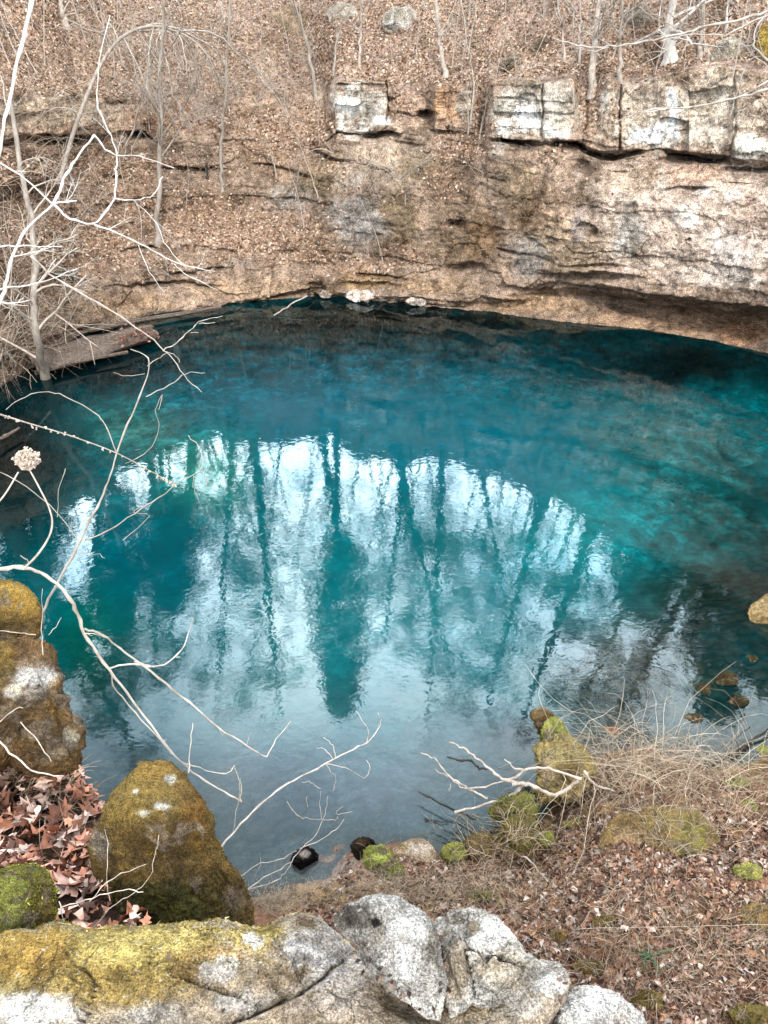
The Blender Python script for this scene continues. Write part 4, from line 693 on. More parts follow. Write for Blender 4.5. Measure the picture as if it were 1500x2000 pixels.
# arching dark tree with drooping white twigs, upper left
def pxpath(L_, zc): return [at(a, b, zc + (c[0] if c else 0)) for a, b, *c in L_]
bz = float((hit(120, 345) - CAM) @ FWD)
root = empty('tree', at(120, 350, bz), label='dark arching tree with drooping pale twigs, upper left', cat='tree')
P0 = spl(pxpath([(118, 350), (140, 270), (165, 200), (195, 130), (230, 80), (270, 56), (310, 52), (345, 62)], bz - .6), 5); tb = MB(); tb.tube(P0, np.linspace(.07, .03, len(P0)), 8); tb.build('trunk', MAT_GREY, root)
cb = MB(); rnd = random.Random(5)
for (a, b, c, d_) in [(230, 80, 225, 45), (270, 56, 330, 40), (300, 50, 420, 20), (345, 62, 380, 110), (330, 55, 360, 90), (310, 52, 330, 120), (345, 62, 400, 90), (300, 52, 290, 110), (345, 62, 440, 25), (240, 70, 270, 150), (340, 60, 370, 70), (250, 62, 350, 35), (320, 55, 300, 90)]:
    s = at(a, b, bz - .6); e = at(c, d_, bz - .6 + rnd.uniform(-1, 1)); grow(cb, s, e - s, np.linalg.norm(e - s) * rnd.uniform(1.2, 2.2), .028, 2, rnd, 4, 5, .6, .16, 8, .6)
cb.build('branches', MAT_PALE, root)
# grey trunk at the left waterline
tree('tree', [atz(90, 742, -.1), at(72, 665, 19.5), at(64, 590, 19.2), at(70, 500, 19.0), at(50, 380, 18.6), at(20, 200, 18)], .11, .05, 'leaning grey tree standing in the water at the left bank', MAT_GREY, seed=77, limbs=12, ll=1.8, depth=2, start=.1, droop=.05, bmat=MAT_TWIG)

# ---- foreground branches drawn over the pool (real twigs 3-7 m from the viewer)
def branch(name, lines, label, mat=MAT_PALE, cat='branch', zc=4.0, part='twig', jit=.03, seed=0, k=5, twigs=0, tw_len=.15):
    """lines: list of (points px, width px at start, width px at end, zc0, zc1)"""
    rnd = random.Random(seed); p0 = at(*lines[0][0][0], lines[0][3]); root = None
    root = empty(name, p0, label=label, cat=cat)
    for i, (pts, w0, w1, z0, z1) in enumerate(lines):
        n = len(pts); W = [at(a, b, z0 + (z1 - z0) * j / max(1, n - 1)) for j, (a, b) in enumerate(pts)]
        S = spl(W, 4); zc_ = np.linspace(z0, z1, len(S)); rad = np.linspace(w0, w1, len(S)) / 2.75 / FPX * zc_
        S = wob(S, .0028 * z0 / 4, rnd); mb = MB(); mb.tube(S, rad * np.array([rnd.choice((.85, .95, 1, 1.05, 1.35)) for _ in S]), k)
        for _ in range(twigs):
            j = rnd.randint(2, len(S) - 2); d = S[j + 1] - S[j]; d /= np.linalg.norm(d); s = np.array([rnd.gauss(0, 1) for _ in range(3)]); s /= np.linalg.norm(s)
            grow(mb, S[j], d * .7 + s * .7, tw_len * rnd.uniform(.4, 1), rad[j] * .5, 1, rnd, 3, 2, .6, .0, 4)
        mb.build('stem' if i == 0 else part, mat, root)
    return root
branch('branch', [([(-60, 1118), (0, 1111), (50, 1110), (90, 1125), (130, 1160), (152, 1200), (172, 1250), (215, 1308), (262, 1372), (330, 1462), (375, 1508), (425, 1540), (472, 1566)], 12, 4, 3.0, 3.8),
 ([(165, 1228), (200, 1240), (245, 1275), (310, 1325), (370, 1372), (425, 1420), (480, 1455), (521, 1478)], 6.5, 4, 3.2, 3.9), ([(521, 1478), (540, 1445), (568, 1408)], 3.5, 1.5, 3.9, 4.0),
 ([(213, 1306), (250, 1297), (300, 1302), (340, 1285), (365, 1250), (377, 1205)], 5, 2.5, 3.4, 3.7), ([(216, 1312), (225, 1345), (255, 1380), (300, 1432), (345, 1480), (390, 1500), (440, 1512), (457, 1495)], 4, 2, 3.4, 3.7),
 ([(472, 1566), (470, 1530), (457, 1494)], 3, 2, 3.8, 3.85), ([(262, 1292), (290, 1298), (300, 1304)], 3, 2, 3.4, 3.5), ([(50, 1110), (55, 1095), (40, 1085)], 3, 2, 3.05, 3.0)], 'long pale arching branch over the pool at left, forking twice', seed=1, twigs=2, tw_len=.06)
# dried flower head on its curved stalk
fr_root = empty('dried_flower', at(45, 1110, 3.0), label='dried white flower head on a curved pale stalk at the left edge', cat='dried flower')
mb = MB(); S = spl([at(a, b, 3.0) for a, b in ((45, 1112), (72, 1085), (95, 1050), (102, 1020), (95, 990), (78, 955), (58, 918))], 6); mb.tube(S, np.linspace(2.3, 1.5, len(S)) / FPX * 3.0, 6)
mb.tube(spl([at(a, b, 3.0) for a, b in ((-20, 1000), (10, 965), (36, 922))], 6), 1.6 / FPX * 3, 6); mb.build('stalk', MAT_PALE, fr_root)
mb = MB(); rnd = random.Random(9)
for i in range(620):
    a = rnd.uniform(0, 6.28); rr = math.sqrt(rnd.random()); cl_ = i % 14; px = 50 + 33 * rr * math.cos(a); py = 896 + 22 * rr * math.sin(a) * (1 if math.sin(a) < 0 else .8); z = 3.0 + rnd.uniform(-.045, .045) * (1 - rr * .6)
    p = at(px, py, z); s = rnd.uniform(.0014, .0042); rr *= (1 + .16 * math.sin(5 * a)) * rnd.uniform(.85, 1.18) ; px = 50 + (22 if cl_ else 4) * math.cos(cl_ * 2.4) * (.5 + .5 * (cl_ % 3) / 2) + 9 * rr * math.cos(a); py = 896 + 15 * math.sin(cl_ * 2.4) * (.5 + .5 * (cl_ % 3) / 2) + 8 * rr * math.sin(a); p = at(px, py, 3.0 + .035 * math.sin(cl_ * 1.7) + rnd.uniform(-.012, .012)); t = np.linspace(0, math.pi, 5)
    d = np.array([rnd.gauss(0, 1) for _ in range(3)]); d /= np.linalg.norm(d)
    mb.tube([p + d * s * math.cos(x) for x in t], [max(.0004, s * math.sin(x)) for x in t], 5)
    if i % 4 == 0: mb.tube([at(50 + (px - 50) * .3, 918, 3.0), p], .0012, 3)
mb.build('flower_head', MAT_FLOWER, fr_root)
# seed stem with little buds
root = empty('seed_stem', at(-10, 808, 3.3), label='thin straight stem dotted with seed buds crossing the pool at left', cat='plant stem')
S = spl([at(a, b, 3.3 + .25 * i) for i, (a, b) in enumerate(((-30, 800), (60, 828), (140, 852), (228, 885), (290, 918), (340, 945)))], 6); mb = MB(); mb.tube(S, np.linspace(3.6, 1.4, len(S)) / 2 / FPX * 3.6, 5); mb.build('stem', MAT_PALE, root)
mb = MB(); rnd = random.Random(4)
for i in range(46):
    j = min(len(S) - 1, int(len(S) * (1 - rnd.random() ** 1.7 * .9))); p = S[j] + np.array([rnd.gauss(0, .006), 0, rnd.gauss(-.004, .008)]); d = np.array([rnd.gauss(0, .4), rnd.gauss(0, .3), -1]); d /= np.linalg.norm(d); L_ = rnd.uniform(.006, .014)
    mb.tube([S[j], p, p + d * L_ * .5, p + d * L_], [.0012, .004, .0055, .001], 5)
mb.build('buds', MAT_FLOWER, root)
branch('sapling', [([(70, 1235), (85, 1195), (112, 1140), (150, 1068), (190, 990), (212, 940), (228, 885), (258, 810), (285, 740), (288, 700), (255, 682)], 8, 2.5, 4.6, 5.4),
 ([(228, 885), (205, 830), (185, 808), (130, 775), (85, 765), (40, 780), (12, 800)], 3.4, 2, 5.0, 5.1), ([(285, 775), (330, 752), (365, 730), (400, 728)], 3, 1.8, 5.2, 5.3), ([(288, 715), (310, 700), (325, 690)], 2.5, 1.5, 5.3, 5.4),
 ([(165, 1055), (215, 1035), (262, 1002), (310, 972), (360, 935), (394, 914), (392, 880), (368, 850)], 3.6, 2, 4.8, 5.0), ([(394, 914), (405, 945)], 2, 1.4, 5.0, 5.0), ([(378, 930), (378, 945), (388, 975)], 2, 1.4, 5.0, 5.0),
 ([(152, 1055), (110, 1000), (50, 950), (0, 922)], 3, 2, 4.8, 4.7), ([(290, 985), (260, 1000), (290, 1010), (240, 1055)], 2.5, 1.6, 4.9, 4.9), ([(310, 800), (318, 770), (305, 800), (310, 840), (290, 880), (245, 905)], 2.2, 1.4, 5.1, 5.1), ([(222, 728), (250, 735), (283, 730)], 1.6, 2, 5.3, 5.3), ([(112, 1010), (115, 960), (128, 915)], 2.2, 1.6, 4.8, 4.8), ([(150, 1080), (190, 1082), (205, 1090)], 1.8, 1.4, 4.8, 4.8)],
 'slender grey sapling leaning over the pool at left', MAT_GREY, 'sapling', seed=2)
branch('branch', [([(190, 590), (240, 622), (290, 655), (330, 692), (360, 732), (394, 766)], 5, 2, 5.4, 5.8), ([(318, 685), (350, 665), (375, 640), (395, 625), (435, 617)], 3, 1.6, 5.6, 5.7), ([(318, 685), (345, 695), (350, 708)], 2, 1.3, 5.6, 5.6), ([(372, 650), (388, 650)], 1.8, 1.2, 5.7, 5.7), ([(388, 632), (420, 630)], 1.8, 1.2, 5.7, 5.7), ([(60, 500), (110, 545), (190, 590)], 6, 5, 5.2, 5.4)], 'straight pale branch reaching down over the water at upper left', seed=3)
branch('branch', [([(-30, 640), (0, 590), (12, 545), (30, 490), (58, 440), (104, 397), (125, 350), (148, 312), (184, 264)], 10, 5, 4.2, 5.0), ([(102, 397), (135, 425), (180, 437), (210, 410), (222, 385), (228, 330), (226, 290), (205, 240), (190, 200), (196, 110), (215, 30)], 6, 2.4, 4.6, 5.2),
 ([(222, 388), (262, 390), (300, 380), (318, 345)], 3.5, 2, 4.9, 5.1), ([(180, 437), (245, 462), (300, 490), (350, 515), (420, 530)], 4.5, 2, 4.8, 5.2), ([(262, 392), (300, 430), (330, 485), (365, 525)], 2.4, 1.4, 5, 5.1), ([(270, 478), (292, 530), (320, 570)], 2.4, 1.4, 5, 5.1), ([(0, 318), (50, 350), (104, 400)], 5, 4, 4.4, 4.6), ([(0, 565), (75, 552), (150, 526)], 4.5, 2.5, 4.2, 4.4), ([(75, 552), (110, 505)], 3, 2, 4.3, 4.3), ([(0, 482), (60, 480), (120, 482)], 5, 2, 4.3, 4.5), ([(184, 264), (215, 298), (272, 306), (340, 328)], 4, 2, 5, 5.2), ([(105, 398), (150, 392)], 5, 3, 4.6, 4.6), ([(340, 515), (370, 540), (425, 566)], 2, 1.2, 5.1, 5.2)],
 'crooked white branch at the left edge with looping twigs', MAT_WHITE, seed=4, twigs=2, tw_len=.25)
branch('stem', [([(75, -60), (62, 5), (40, 100), (18, 190), (4, 270), (-12, 340)], 11, 8, 4.0, 3.9)], 'smooth white stem slanting across the top left corner', MAT_WHITE, 'stem', seed=5)
branch('branch', [([(1560, 5), (1500, 22), (1440, 40), (1380, 52), (1330, 66), (1260, 82), (1190, 92), (1140, 90), (1080, 74)], 8, 3, 6.0, 6.8), ([(1560, 10), (1480, 38), (1420, 66), (1360, 66), (1290, 80)], 5, 2, 6.0, 6.3), ([(1190, 92), (1155, 100), (1130, 92)], 3, 1.6, 6.6, 6.7)], 'pale bare branch reaching in at the upper right edge', seed=6, twigs=2, tw_len=.3)
branch('branch', [([(1570, 150), (1500, 174), (1440, 190), (1400, 200), (1340, 210), (1260, 216), (1222, 230), (1196, 245)], 8, 3, 5.5, 6.3), ([(1500, 158), (1450, 185)], 5, 2, 5.6, 5.7), ([(1300, 214), (1255, 220), (1225, 221)], 4, 2, 6.0, 6.1)], 'second pale bare branch at the right edge, in front of the ledge', seed=7)
branch('branch', [([(1520, 135), (1490, 110), (1470, 90), (1445, 95)], 7, 4, 7, 7.2), ([(1470, 92), (1478, 55), (1500, 20)], 5, 3, 7.1, 7.2), ([(1490, 110), (1462, 120), (1440, 180), (1425, 230)], 4, 2, 7.1, 7.3), ([(1510, 140), (1470, 105), (1420, 60)], 3, 1.5, 7, 7.1)], 'dark and pale crooked twigs in the top right corner', MAT_GREY, seed=8, twigs=3, tw_len=.3)
branch('branch', [([(432, 1655), (470, 1610), (520, 1562), (560, 1532), (620, 1500), (680, 1468), (716, 1450), (738, 1425), (744, 1405)], 6, 2.4, 3.6, 4.6), ([(716, 1450), (718, 1428), (695, 1388)], 2.6, 1.6, 4.5, 4.6), ([(650, 1484), (636, 1465), (618, 1460)], 2.4, 1.4, 4.2, 4.2), ([(655, 1480), (650, 1455), (632, 1440)], 2.4, 1.4, 4.2, 4.2), ([(635, 1492), (675, 1500), (710, 1520), (722, 1500), (715, 1484)], 2.6, 1.4, 4.2, 4.3), ([(738, 1425), (742, 1408), (738, 1392)], 2, 1.3, 4.6, 4.6), ([(637, 1494), (655, 1520), (650, 1545)], 1.8, 1.2, 4.2, 4.2)], 'thin straight twig slanting up over the pool from the mossy boulder', seed=9)
branch('shrub', [([(480, 1740), (515, 1715), (560, 1690), (585, 1660), (615, 1632), (634, 1590), (640, 1555)], 3.6, 1.6, 4.2, 4.5), ([(585, 1658), (625, 1640), (655, 1620), (672, 1600)], 2.6, 1.5, 4.3, 4.4), ([(470, 1712), (500, 1690), (545, 1678), (580, 1662)], 2.6, 2, 4.2, 4.3), ([(560, 1565), (580, 1590), (605, 1600), (650, 1602), (660, 1595)], 2.4, 1.4, 4.3, 4.4), ([(628, 1600), (625, 1560), (627, 1545)], 2, 1.2, 4.4, 4.4), ([(600, 1555), (601, 1576)], 1.6, 1.4, 4.4, 4.4), ([(480, 1740), (540, 1720), (560, 1700), (572, 1680)], 2.4, 1.5, 4.2, 4.3), ([(670, 1575), (655, 1590), (688, 1585)], 1.6, 1.2, 4.4, 4.4), ([(495, 1720), (508, 1690), (508, 1665)], 1.6, 1.2, 4.3, 4.3), ([(590, 1528), (608, 1528), (626, 1540)], 1.6, 1.2, 4.4, 4.4)], 'sparse forking twigs over the shallows right of the mossy boulder', MAT_TWIG, 'shrub', seed=10)
branch('twig', [([(165, 1835), (215, 1775), (260, 1745), (290, 1715), (305, 1660), (310, 1630)], 2.6, 1.5, 2.45, 2.4), ([(120, 1772), (180, 1755), (240, 1738), (280, 1742)], 3, 2, 2.35, 2.3), ([(175, 1760), (220, 1715), (285, 1688)], 3.4, 2, 2.35, 2.3), ([(205, 1620), (212, 1660), (208, 1720), (215, 1760)], 1.6, 1.2, 2.45, 2.4), ([(115, 1760), (125, 1800)], 3, 2, 2.4, 2.4)], 'thin dry twigs crossing the face of the tall mossy boulder', MAT_TWIG, 'twig', seed=11)
branch('twig', [([(-20, 1430), (20, 1470), (60, 1505), (105, 1515), (125, 1515)], 6, 3, 3.1, 2.9), ([(0, 1410), (30, 1385), (45, 1383)], 3.5, 2, 3.1, 3.1), ([(40, 1410), (75, 1450), (100, 1488)], 3, 2, 3.0, 3.0), ([(0, 1232), (40, 1236), (70, 1240)], 2.4, 1.5, 3.3, 3.3), ([(84, 1280), (82, 1230), (83, 1150)], 2.2, 1.2, 3.35, 3.4), ([(95, 1240), (108, 1225), (120, 1206)], 2, 1.2, 3.4, 3.4)], 'dry twigs lying on the brown rock at the left edge', MAT_TWIG, 'twig', seed=12)
branch('twig', [([(377, 1412), (372, 1460), (368, 1510)], 2.4, 3.5, 3.2, 3.0), ([(470, 1520), (465, 1570), (455, 1625)], 1.4, 1.2, 3.6, 3.4)], 'thin reddish upright twig behind the tall mossy boulder', MAT_GREY, 'twig', seed=13)
# bare fallen branch on the shore
zz_ = lambda px, py, z=.75: zdep(px, py, z)
def sb(pts, w0, w1, z=.75, z1=None): return (pts, w0, w1, zz_(*pts[0], z), zz_(*pts[-1], z1 or z))
branch('fallen_branch', [sb([(888, 1586), (935, 1574), (985, 1560), (1010, 1545), (1022, 1532)], 6, 9, .3, .85), sb([(1000, 1532), (1022, 1530), (1045, 1536), (1072, 1550), (1090, 1551), (1130, 1524)], 9, 11, .85, 1.0), sb([(877, 1450), (905, 1462), (930, 1480), (955, 1500), (978, 1520), (1022, 1532)], 4, 8, 1.1, .85), sb([(822, 1470), (850, 1482), (872, 1512), (900, 1530), (925, 1545), (952, 1560)], 3, 6, .9, .6), sb([(850, 1502), (880, 1520), (900, 1535), (930, 1540), (1005, 1518)], 2.4, 5, .7, .9), sb([(1005, 1520), (1030, 1503), (1060, 1500), (1100, 1510), (1136, 1522)], 6, 7, 1.0, 1.05), sb([(985, 1483), (1005, 1500), (1030, 1503)], 3.5, 5, 1.15, 1.05), sb([(880, 1530), (877, 1545)], 2, 1.2, .7, .7), sb([(1140, 1505), (1160, 1530), (1200, 1545)], 9, 4, 1.0, .9)], 'bare forked pale branch lying on the rocks at the near shore', MAT_PALE, 'branch', seed=14, k=7)
branch('fallen_branch', [sb([(873, 1478), (895, 1485), (920, 1486), (938, 1500), (958, 1502)], 5, 6, .8), sb([(915, 1486), (925, 1492)], 3, 2, .8)], 'short black broken stick above the pale forked branch', MAT_DARK, 'branch', seed=15)
branch('fallen_branch', [sb([(817, 1546), (850, 1564), (893, 1585), (930, 1600)], 5, 6, .15), sb([(910, 1610), (890, 1630), (885, 1660), (870, 1672)], 3, 1.6, .3)], 'thin black branch dipping into the shallows', MAT_DARK, 'branch', seed=16)
branch('stick', [sb([(830, 1600), (850, 1603), (876, 1607)], 5, 3, .02)], 'small dark floating stick in the shallows', MAT_DARK, 'stick', seed=17)
branch('fallen_branch', [sb([(535, 616), (560, 600), (600, 578)], 4, 4, .02, .4)], 'pale stick slanting into the water at the far bank', MAT_PALE, 'branch', seed=18)
branch('fallen_branch', [sb([(-20, 868), (10, 852), (38, 835)], 12, 6, .2)], 'rotten pale log end in the dark water at the left edge', MAT_LOG, 'branch', seed=19, k=8)
branch('fallen_branch', [sb([(1380, 1500), (1415, 1482), (1445, 1465), (1480, 1440), (1530, 1405)], 7, 8, .15), sb([(1445, 1465), (1440, 1440), (1465, 1420)], 3, 2, .3)], 'dark fallen branch in the shallows at the right edge', MAT_DARK, 'branch', seed=20)
branch('vine', [sb([(1500, 1806), (1400, 1808), (1250, 1812), (1120, 1815)], 1.5, 1.2, 1.3, 1.2)], 'thin pale vine stretched over the leaf carpet at lower right', MAT_TWIG, 'vine', seed=21)
branch('stick', [sb([(1020, 1672), (1045, 1690), (1070, 1722)], 4, 3, .95)], 'reddish stick on the leafy shore', MAT_GREY, 'stick', seed=22)

# fallen logs at the far left waterline
def log(pts, w0, w1, z, label, seed, flat=.6):
    root = None; rnd = random.Random(seed); W = [atz(a, b, z) for a, b in pts]; S = spl(W, 12); n = len(S); zc = ((S - CAM) @ FWD); rad = np.linspace(w0, w1, n) / 2 / FPX * zc
    k = 22; T_ = np.gradient(S, axis=0); T_ /= np.linalg.norm(T_, axis=1)[:, None]; A = np.cross(T_, [0, 0, 1]); A /= np.linalg.norm(A, axis=1)[:, None]; th = np.arange(k) * 2 * math.pi / k
    rr = rad[:, None] * (1 + 0.16 * np.sin(5 * th + seed)[None] + .5 * vn(np.stack([np.repeat(np.arange(n) * .12, k), np.tile(np.cos(th) * 4, n), np.tile(np.sin(th) * 4, n)], 1), seed).reshape(n, k))
    V = S[:, None] + rr[..., None] * (np.cos(th)[None, :, None] * A[:, None] + flat * np.sin(th)[None, :, None] * np.array([0, 0, 1.]))
    i = np.arange(n - 1)[:, None] * k; j = np.arange(k)[None]; F = np.stack([i + j, i + (j + 1) % k, i + k + (j + 1) % k, i + k + j], -1).reshape(-1, 4)
    V = V.reshape(-1, 3); c0, c1 = V[:k].mean(0), V[-k:].mean(0); V = np.vstack([V, c0, c1]); nv = len(V)
    F = np.vstack([F, [[j_, (j_ + 1) % k, nv - 2, nv - 2] for j_ in range(0)] or np.zeros((0, 4), int)])
    o = mesh_np('fallen_log', V, F, MAT_LOG); tag(o, label, 'log'); return o
log([(60, 715), (150, 690), (230, 668), (296, 648)], 66, 44, .2, 'broad weathered log lying in the water at the far left bank', 1, .6)
log([(175, 645), (260, 628), (340, 615), (432, 600)], 11, 7, .15, 'thin pale log along the far waterline behind the broad log', 2, .9)
log([(88, 716), (150, 706), (250, 688)], 7, 6, .22, 'thin reddish stick log along the near side of the broad log', 3, .9)
rl = np.random.default_rng(5); q = np.array([atz(rl.uniform(225, 300), 0, 0) * 0 + atz(rl.normal(262, 24), rl.normal(652, 9), .42) for _ in range(260)])
leaf_cloud('leaf_litter', q, np.tile([0, 0, 1.], (260, 1)), .10, [(176, 120, 100), (140, 88, 70), (200, 150, 130)], .45, 'reddish leaves caught on the end of the broad log', 6)

# ------------------------------------------------------------------ dry straw and brambles (stuff)
def strands(name, n, region, hlen, label, seed, r=.0035, arch=.6, obj=None, cols=((1.2, 1.15, 1.05), (.8, .72, .62), (1.5, 1.45, 1.35))):
    rnd = random.Random(seed); mb = MB(); obj = obj or ground; c = 0
    while c < n:
        cx, cy_, sx, sy_ = region[rnd.randrange(len(region))]; px, py = rnd.gauss(cx, sx), rnd.gauss(cy_, sy_)
        if obj is ground:
            dv = Vector(ray(px, py)).normalized(); ok, loc, *_q = scene.ray_cast(DG, Vector(CAM), dv); hp = np.array(loc) if ok else None
            if ok and (loc.z > 1.8 or _q[2].name == 'water'): hp = ghit(px, py)
        else: hp = ghit(px, py, obj) if obj is not cliff else hit(px, py)
        c += 1
        if hp is None or hp[2] < -.15: continue
        a = rnd.uniform(0, 6.28); L_ = hlen * rnd.uniform(.4, 1.3); d = np.array([math.cos(a), math.sin(a), rnd.uniform(.25, 1.3)]); d /= np.linalg.norm(d); pts = [hp]
        for i in range(5): pts.append(pts[-1] + d * L_ / 5); d = d + np.array([rnd.gauss(0, .2), rnd.gauss(0, .2), -arch * rnd.random() * .6]); d /= np.linalg.norm(d)
        k_ = rnd.choice(cols); mb.tube(pts, np.linspace(r, r * .4, 6), 3, np.array(k_) * rnd.uniform(.6, 1.2))
    o = mb.build(name, MAT_STRAW); tag(o, label, 'dry grass', kind='stuff'); return o
bpy.context.view_layer.update(); DG = bpy.context.evaluated_depsgraph_get()
strands('dry_brambles', 620, [(1290, 1500, 75, 26), (1230, 1490, 60, 18), (1360, 1530, 70, 30), (1200, 1540, 50, 20)], .75, 'tangle of arching dry brambles along the right shoreline', 31, .0038, 1.5)
strands('dry_grass', 1000, [(1200, 1600, 120, 45), (1330, 1590, 110, 60), (1000, 1640, 70, 25), (1420, 1560, 60, 50)], .32, 'straw coloured dry grass over the right hand shore', 32, .003)
strands('dry_grass', 2600, [(1100, 1800, 200, 80), (1350, 1850, 120, 80), (900, 1730, 110, 30)], .22, 'sparse dry grass stalks among the fallen leaves', 33, .0025)
strands('dry_grass', 1600, [(620, 1750, 70, 18), (540, 1760, 30, 12), (760, 1735, 60, 14)], .12, 'matted tan grass between boulders and near waterline', 34, .003)
strands('dry_grass', 500, [(60, 1500, 60, 20), (120, 1540, 60, 60)], .16, 'thin dry stalks among the large leaves at left', 35, .0012, obj=bank)
strands('dry_undergrowth', 2600, [(300, 300, 200, 120), (750, 90, 500, 60), (1150, 90, 250, 50), (200, 100, 200, 60), (500, 420, 200, 80), (850, 400, 120, 80)], .7, 'fine dead undergrowth on the far slope', 36, .0065, obj=cliff, cols=((1.3, 1.25, 1.2), (1, .95, .9), (.6, .5, .42)))
strands('dry_brambles', 170, [(1290, 1470, 85, 18), (1220, 1480, 60, 16), (1380, 1500, 60, 20)], 1.25, 'taller wispy bramble stems arching out over the water', 38, .0032, 1.1, cols=((2.0, 1.95, 1.9), (1.5, 1.45, 1.4)))
strands('dry_undergrowth', 1300, [(180, 140, 110, 70), (350, 150, 80, 60), (250, 320, 150, 70), (480, 130, 90, 50)], 1.1, 'web of thin bare pale twigs over the upper left slope', 40, .0065, obj=cliff, cols=((1.8, 1.75, 1.7), (1.3, 1.2, 1.15), (.8, .7, .6)))
strands('dry_undergrowth', 900, [(50, 620, 60, 60), (60, 450, 60, 80), (120, 330, 80, 60), (30, 700, 40, 20)], 1.5, 'long fine dry twigs hanging over the left bank', 39, .008, obj=cliff, cols=((1.7, 1.65, 1.6), (1.2, 1.1, 1.05), (.6, .5, .42)))
# green sprig
strands('green_sprig', 14, [(1262, 1868, 6, 5)], .22, 'small green sprig growing through the leaves', 37, .008, cols=((.25, .6, .35), (.2, .5, .3))); bpy.data.objects['green_sprig']['kind'] = 'thing'; bpy.data.objects['green_sprig']['category'] = 'plant'

# ------------------------------------------------------------------ trees beyond the frame whose mirror image lies on the pool
def ground_z(x, y): z = drop(x, y); return z if z is not None else 15.0
def rtree(a, b, Y, w_, seed, limbs=22, ll=5.0, mass=200, k=1.5):
    """bare tree whose trunk shows mirrored from pixel a (low) to pixel b (high)"""
    p, q = refl(*a, Y), refl(*b, Y + 1.0); d = (q - p) / (q[2] - p[2]); gz = ground_z(p[0], Y); base = p + d * (gz - p[2]); 
    gz = ground_z(base[0], base[1]); base[2] = gz
    TIPS.clear(); w_ *= k
    t_ = tree('bare_tree', [base, p if p[2] > gz + 1 else base + d * 1.5, (p + q) / 2, q], w_, w_ * .25, 'tall bare tree on the hill crest above the frame', MAT_FAR, 'bare trees on the crest mirrored in the pool', 900 + seed, limbs, ll, 2, 5, .3)
    r = np.random.default_rng(seed); C = np.array(TIPS); C = C[r.integers(0, len(C), mass)]; C = C[vn(C * .4, seed) > .12]; m_ = 24; Q = (C[:, None] + r.normal(0, .38, (len(C), m_, 3))).reshape(-1, 3); k = len(Q)
    d1 = r.normal(0, 1, (k, 3)) + [0, 0, .7]; d1 /= np.linalg.norm(d1, axis=1)[:, None]; d2 = np.cross(d1, r.normal(0, 1, (k, 3))); d2 /= np.linalg.norm(d2, axis=1)[:, None]; s = r.uniform(.15, .5, (k, 1)); wd = r.uniform(.012, .03, (k, 1))
    V = np.stack([Q - d1 * s - d2 * wd, Q - d1 * s + d2 * wd, Q + d1 * s + d2 * wd * .3, Q + d1 * s - d2 * wd * .3], 1).reshape(-1, 3) - np.array(t_.location)
    mesh_np('twigs', V, np.arange(4 * k).reshape(-1, 4), MAT_FAR, t_, False); return t_
rtree((500, 900), (548, 1400), 42, .26, 1); rtree((790, 900), (752, 1260), 44, .22, 2); rtree((800, 1000), (885, 1330), 40, .2, 3, 16, 4); rtree((1030, 1080), (945, 1400), 38, .22, 4, 18, 4.5)
rtree((1135, 1090), (1015, 1420), 36, .30, 5, 10, 3.5); rtree((110, 1190), (262, 1460), 30, .34, 6, 14, 4); rtree((640, 930), (668, 1120), 46, .18, 7, 12, 3.5); rtree((370, 950), (330, 1260), 40, .26, 8, 20, 4.5); rtree((860, 1000), (835, 1420), 37, .16, 9, 20, 4.5)
rtree((300, 1000), (300, 1330), 38, .2, 10, 20, 4.5); rtree((1330, 1180), (1180, 1440), 31, .22, 12, 20, 4); rtree((1240, 1150), (1130, 1380), 33, .2, 13, 16, 3.5); rtree((450, 940), (420, 1420), 36, .14, 14, 18, 4); rtree((950, 980), (1000, 1250), 42, .16, 15, 14, 3.5); rtree((190, 1050), (160, 1330), 36, .2, 16, 20, 5)
rq = random.Random(61)
for i_ in range(24):
    x0 = 300 + i_ * 36 + rq.uniform(-16, 16); y0 = rq.uniform(900, 990) + max(0, x0 - 900) * .35; x1 = x0 + rq.uniform(-90, 70) - (x0 - 750) * .12
    rtree((x0, y0), (x1, y0 + rq.uniform(200, 420)), rq.uniform(37, 46), rq.uniform(.05, .10), 30 + i_, 12, rq.uniform(2, 3.6), 40, 1.3)
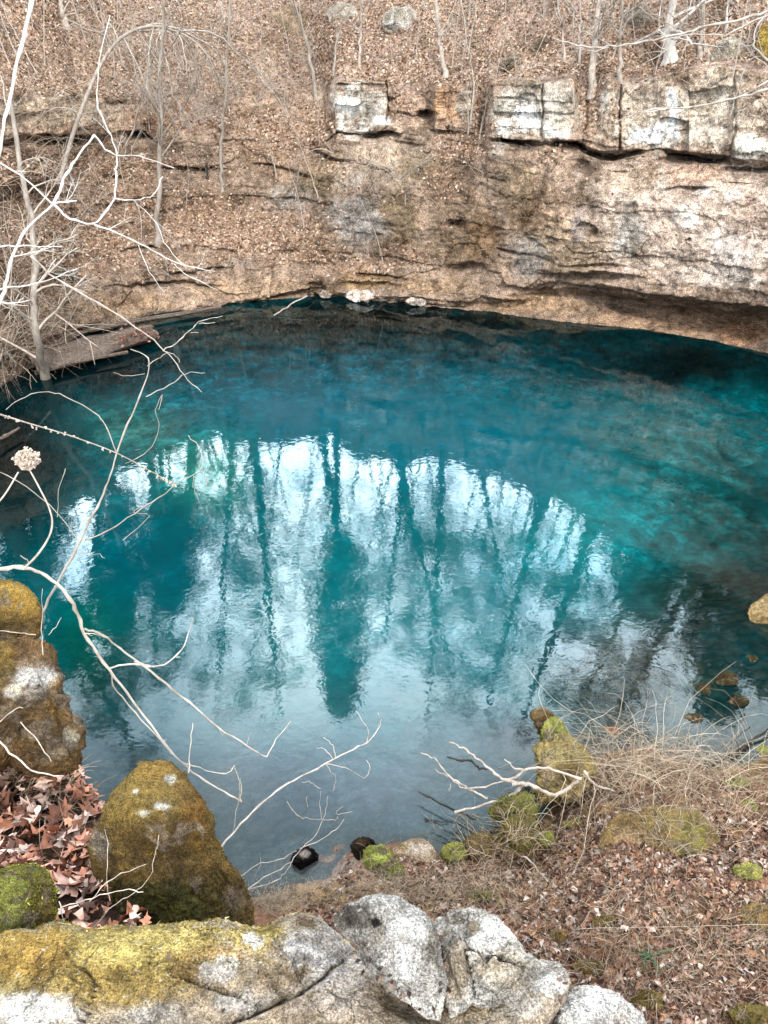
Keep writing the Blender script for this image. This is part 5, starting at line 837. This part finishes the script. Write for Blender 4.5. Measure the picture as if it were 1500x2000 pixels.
def evergreen(cx, cy0, cy1, wpx, Y, seed):
    """crown seen mirrored between rows cy0 (low) and cy1 (tip)"""
    r = np.random.default_rng(seed); lo, tip = refl(cx, cy0, Y), refl(cx, cy1, Y); W_ = wpx / FPX * np.linalg.norm(refl(cx, (cy0 + cy1) / 2, Y) - [0, 0, -9]) / 2
    gz = ground_z(lo[0], Y); root = empty('cedar_tree', (lo[0], Y, gz), label='dark evergreen tree on the hill crest above the frame', cat='tree', group='evergreens on the crest mirrored in the pool')
    mb = MB(); mb.tube([(lo[0], Y, gz - .2), ((lo[0] + tip[0]) / 2, Y, (gz + tip[2]) / 2), tip], [.25, .15, .03], 6); mb.build('trunk', MAT_FAR, root)
    n = 260; H_ = tip[2] - lo[2]; t = r.random(n) ** .8; a = r.uniform(0, 6.28, n); prof = np.sin(np.clip(t, .02, .98) * math.pi) ** .6 * (1.1 - .35 * t); rr = W_ * prof * r.uniform(.3, 1.05, n)
    C = np.c_[lo[0] + (tip[0] - lo[0]) * t + rr * np.cos(a), Y + rr * np.sin(a), lo[2] + H_ * t]
    m_ = 34; Q = (C[:, None] + r.normal(0, .28 * max(W_, 1) ** .5, (n, m_, 3))).reshape(-1, 3); k = len(Q)
    d1 = r.normal(0, 1, (k, 3)); d1 /= np.linalg.norm(d1, axis=1)[:, None]; d2 = np.cross(d1, r.normal(0, 1, (k, 3))); d2 /= np.linalg.norm(d2, axis=1)[:, None]; s = r.uniform(.08, .24, (k, 1))
    V = np.stack([Q - d1 * s, Q + d2 * s * .5, Q + d1 * s, Q - d2 * s * .5], 1).reshape(-1, 3) - np.array(root.location)
    mesh_np('crown', V, np.arange(4 * k).reshape(-1, 4), MAT_NEEDLE, root, False)
evergreen(665, 1040, 1390, 115, 40, 1); evergreen(330, 960, 1180, 120, 41, 2); evergreen(230, 960, 1230, 110, 38, 3); evergreen(1260, 1000, 1190, 150, 37, 4); evergreen(1400, 1050, 1400, 130, 33, 5); evergreen(60, 950, 1200, 130, 36, 6); evergreen(1500, 1100, 1330, 150, 29, 8); evergreen(130, 1180, 1300, 60, 30, 9)
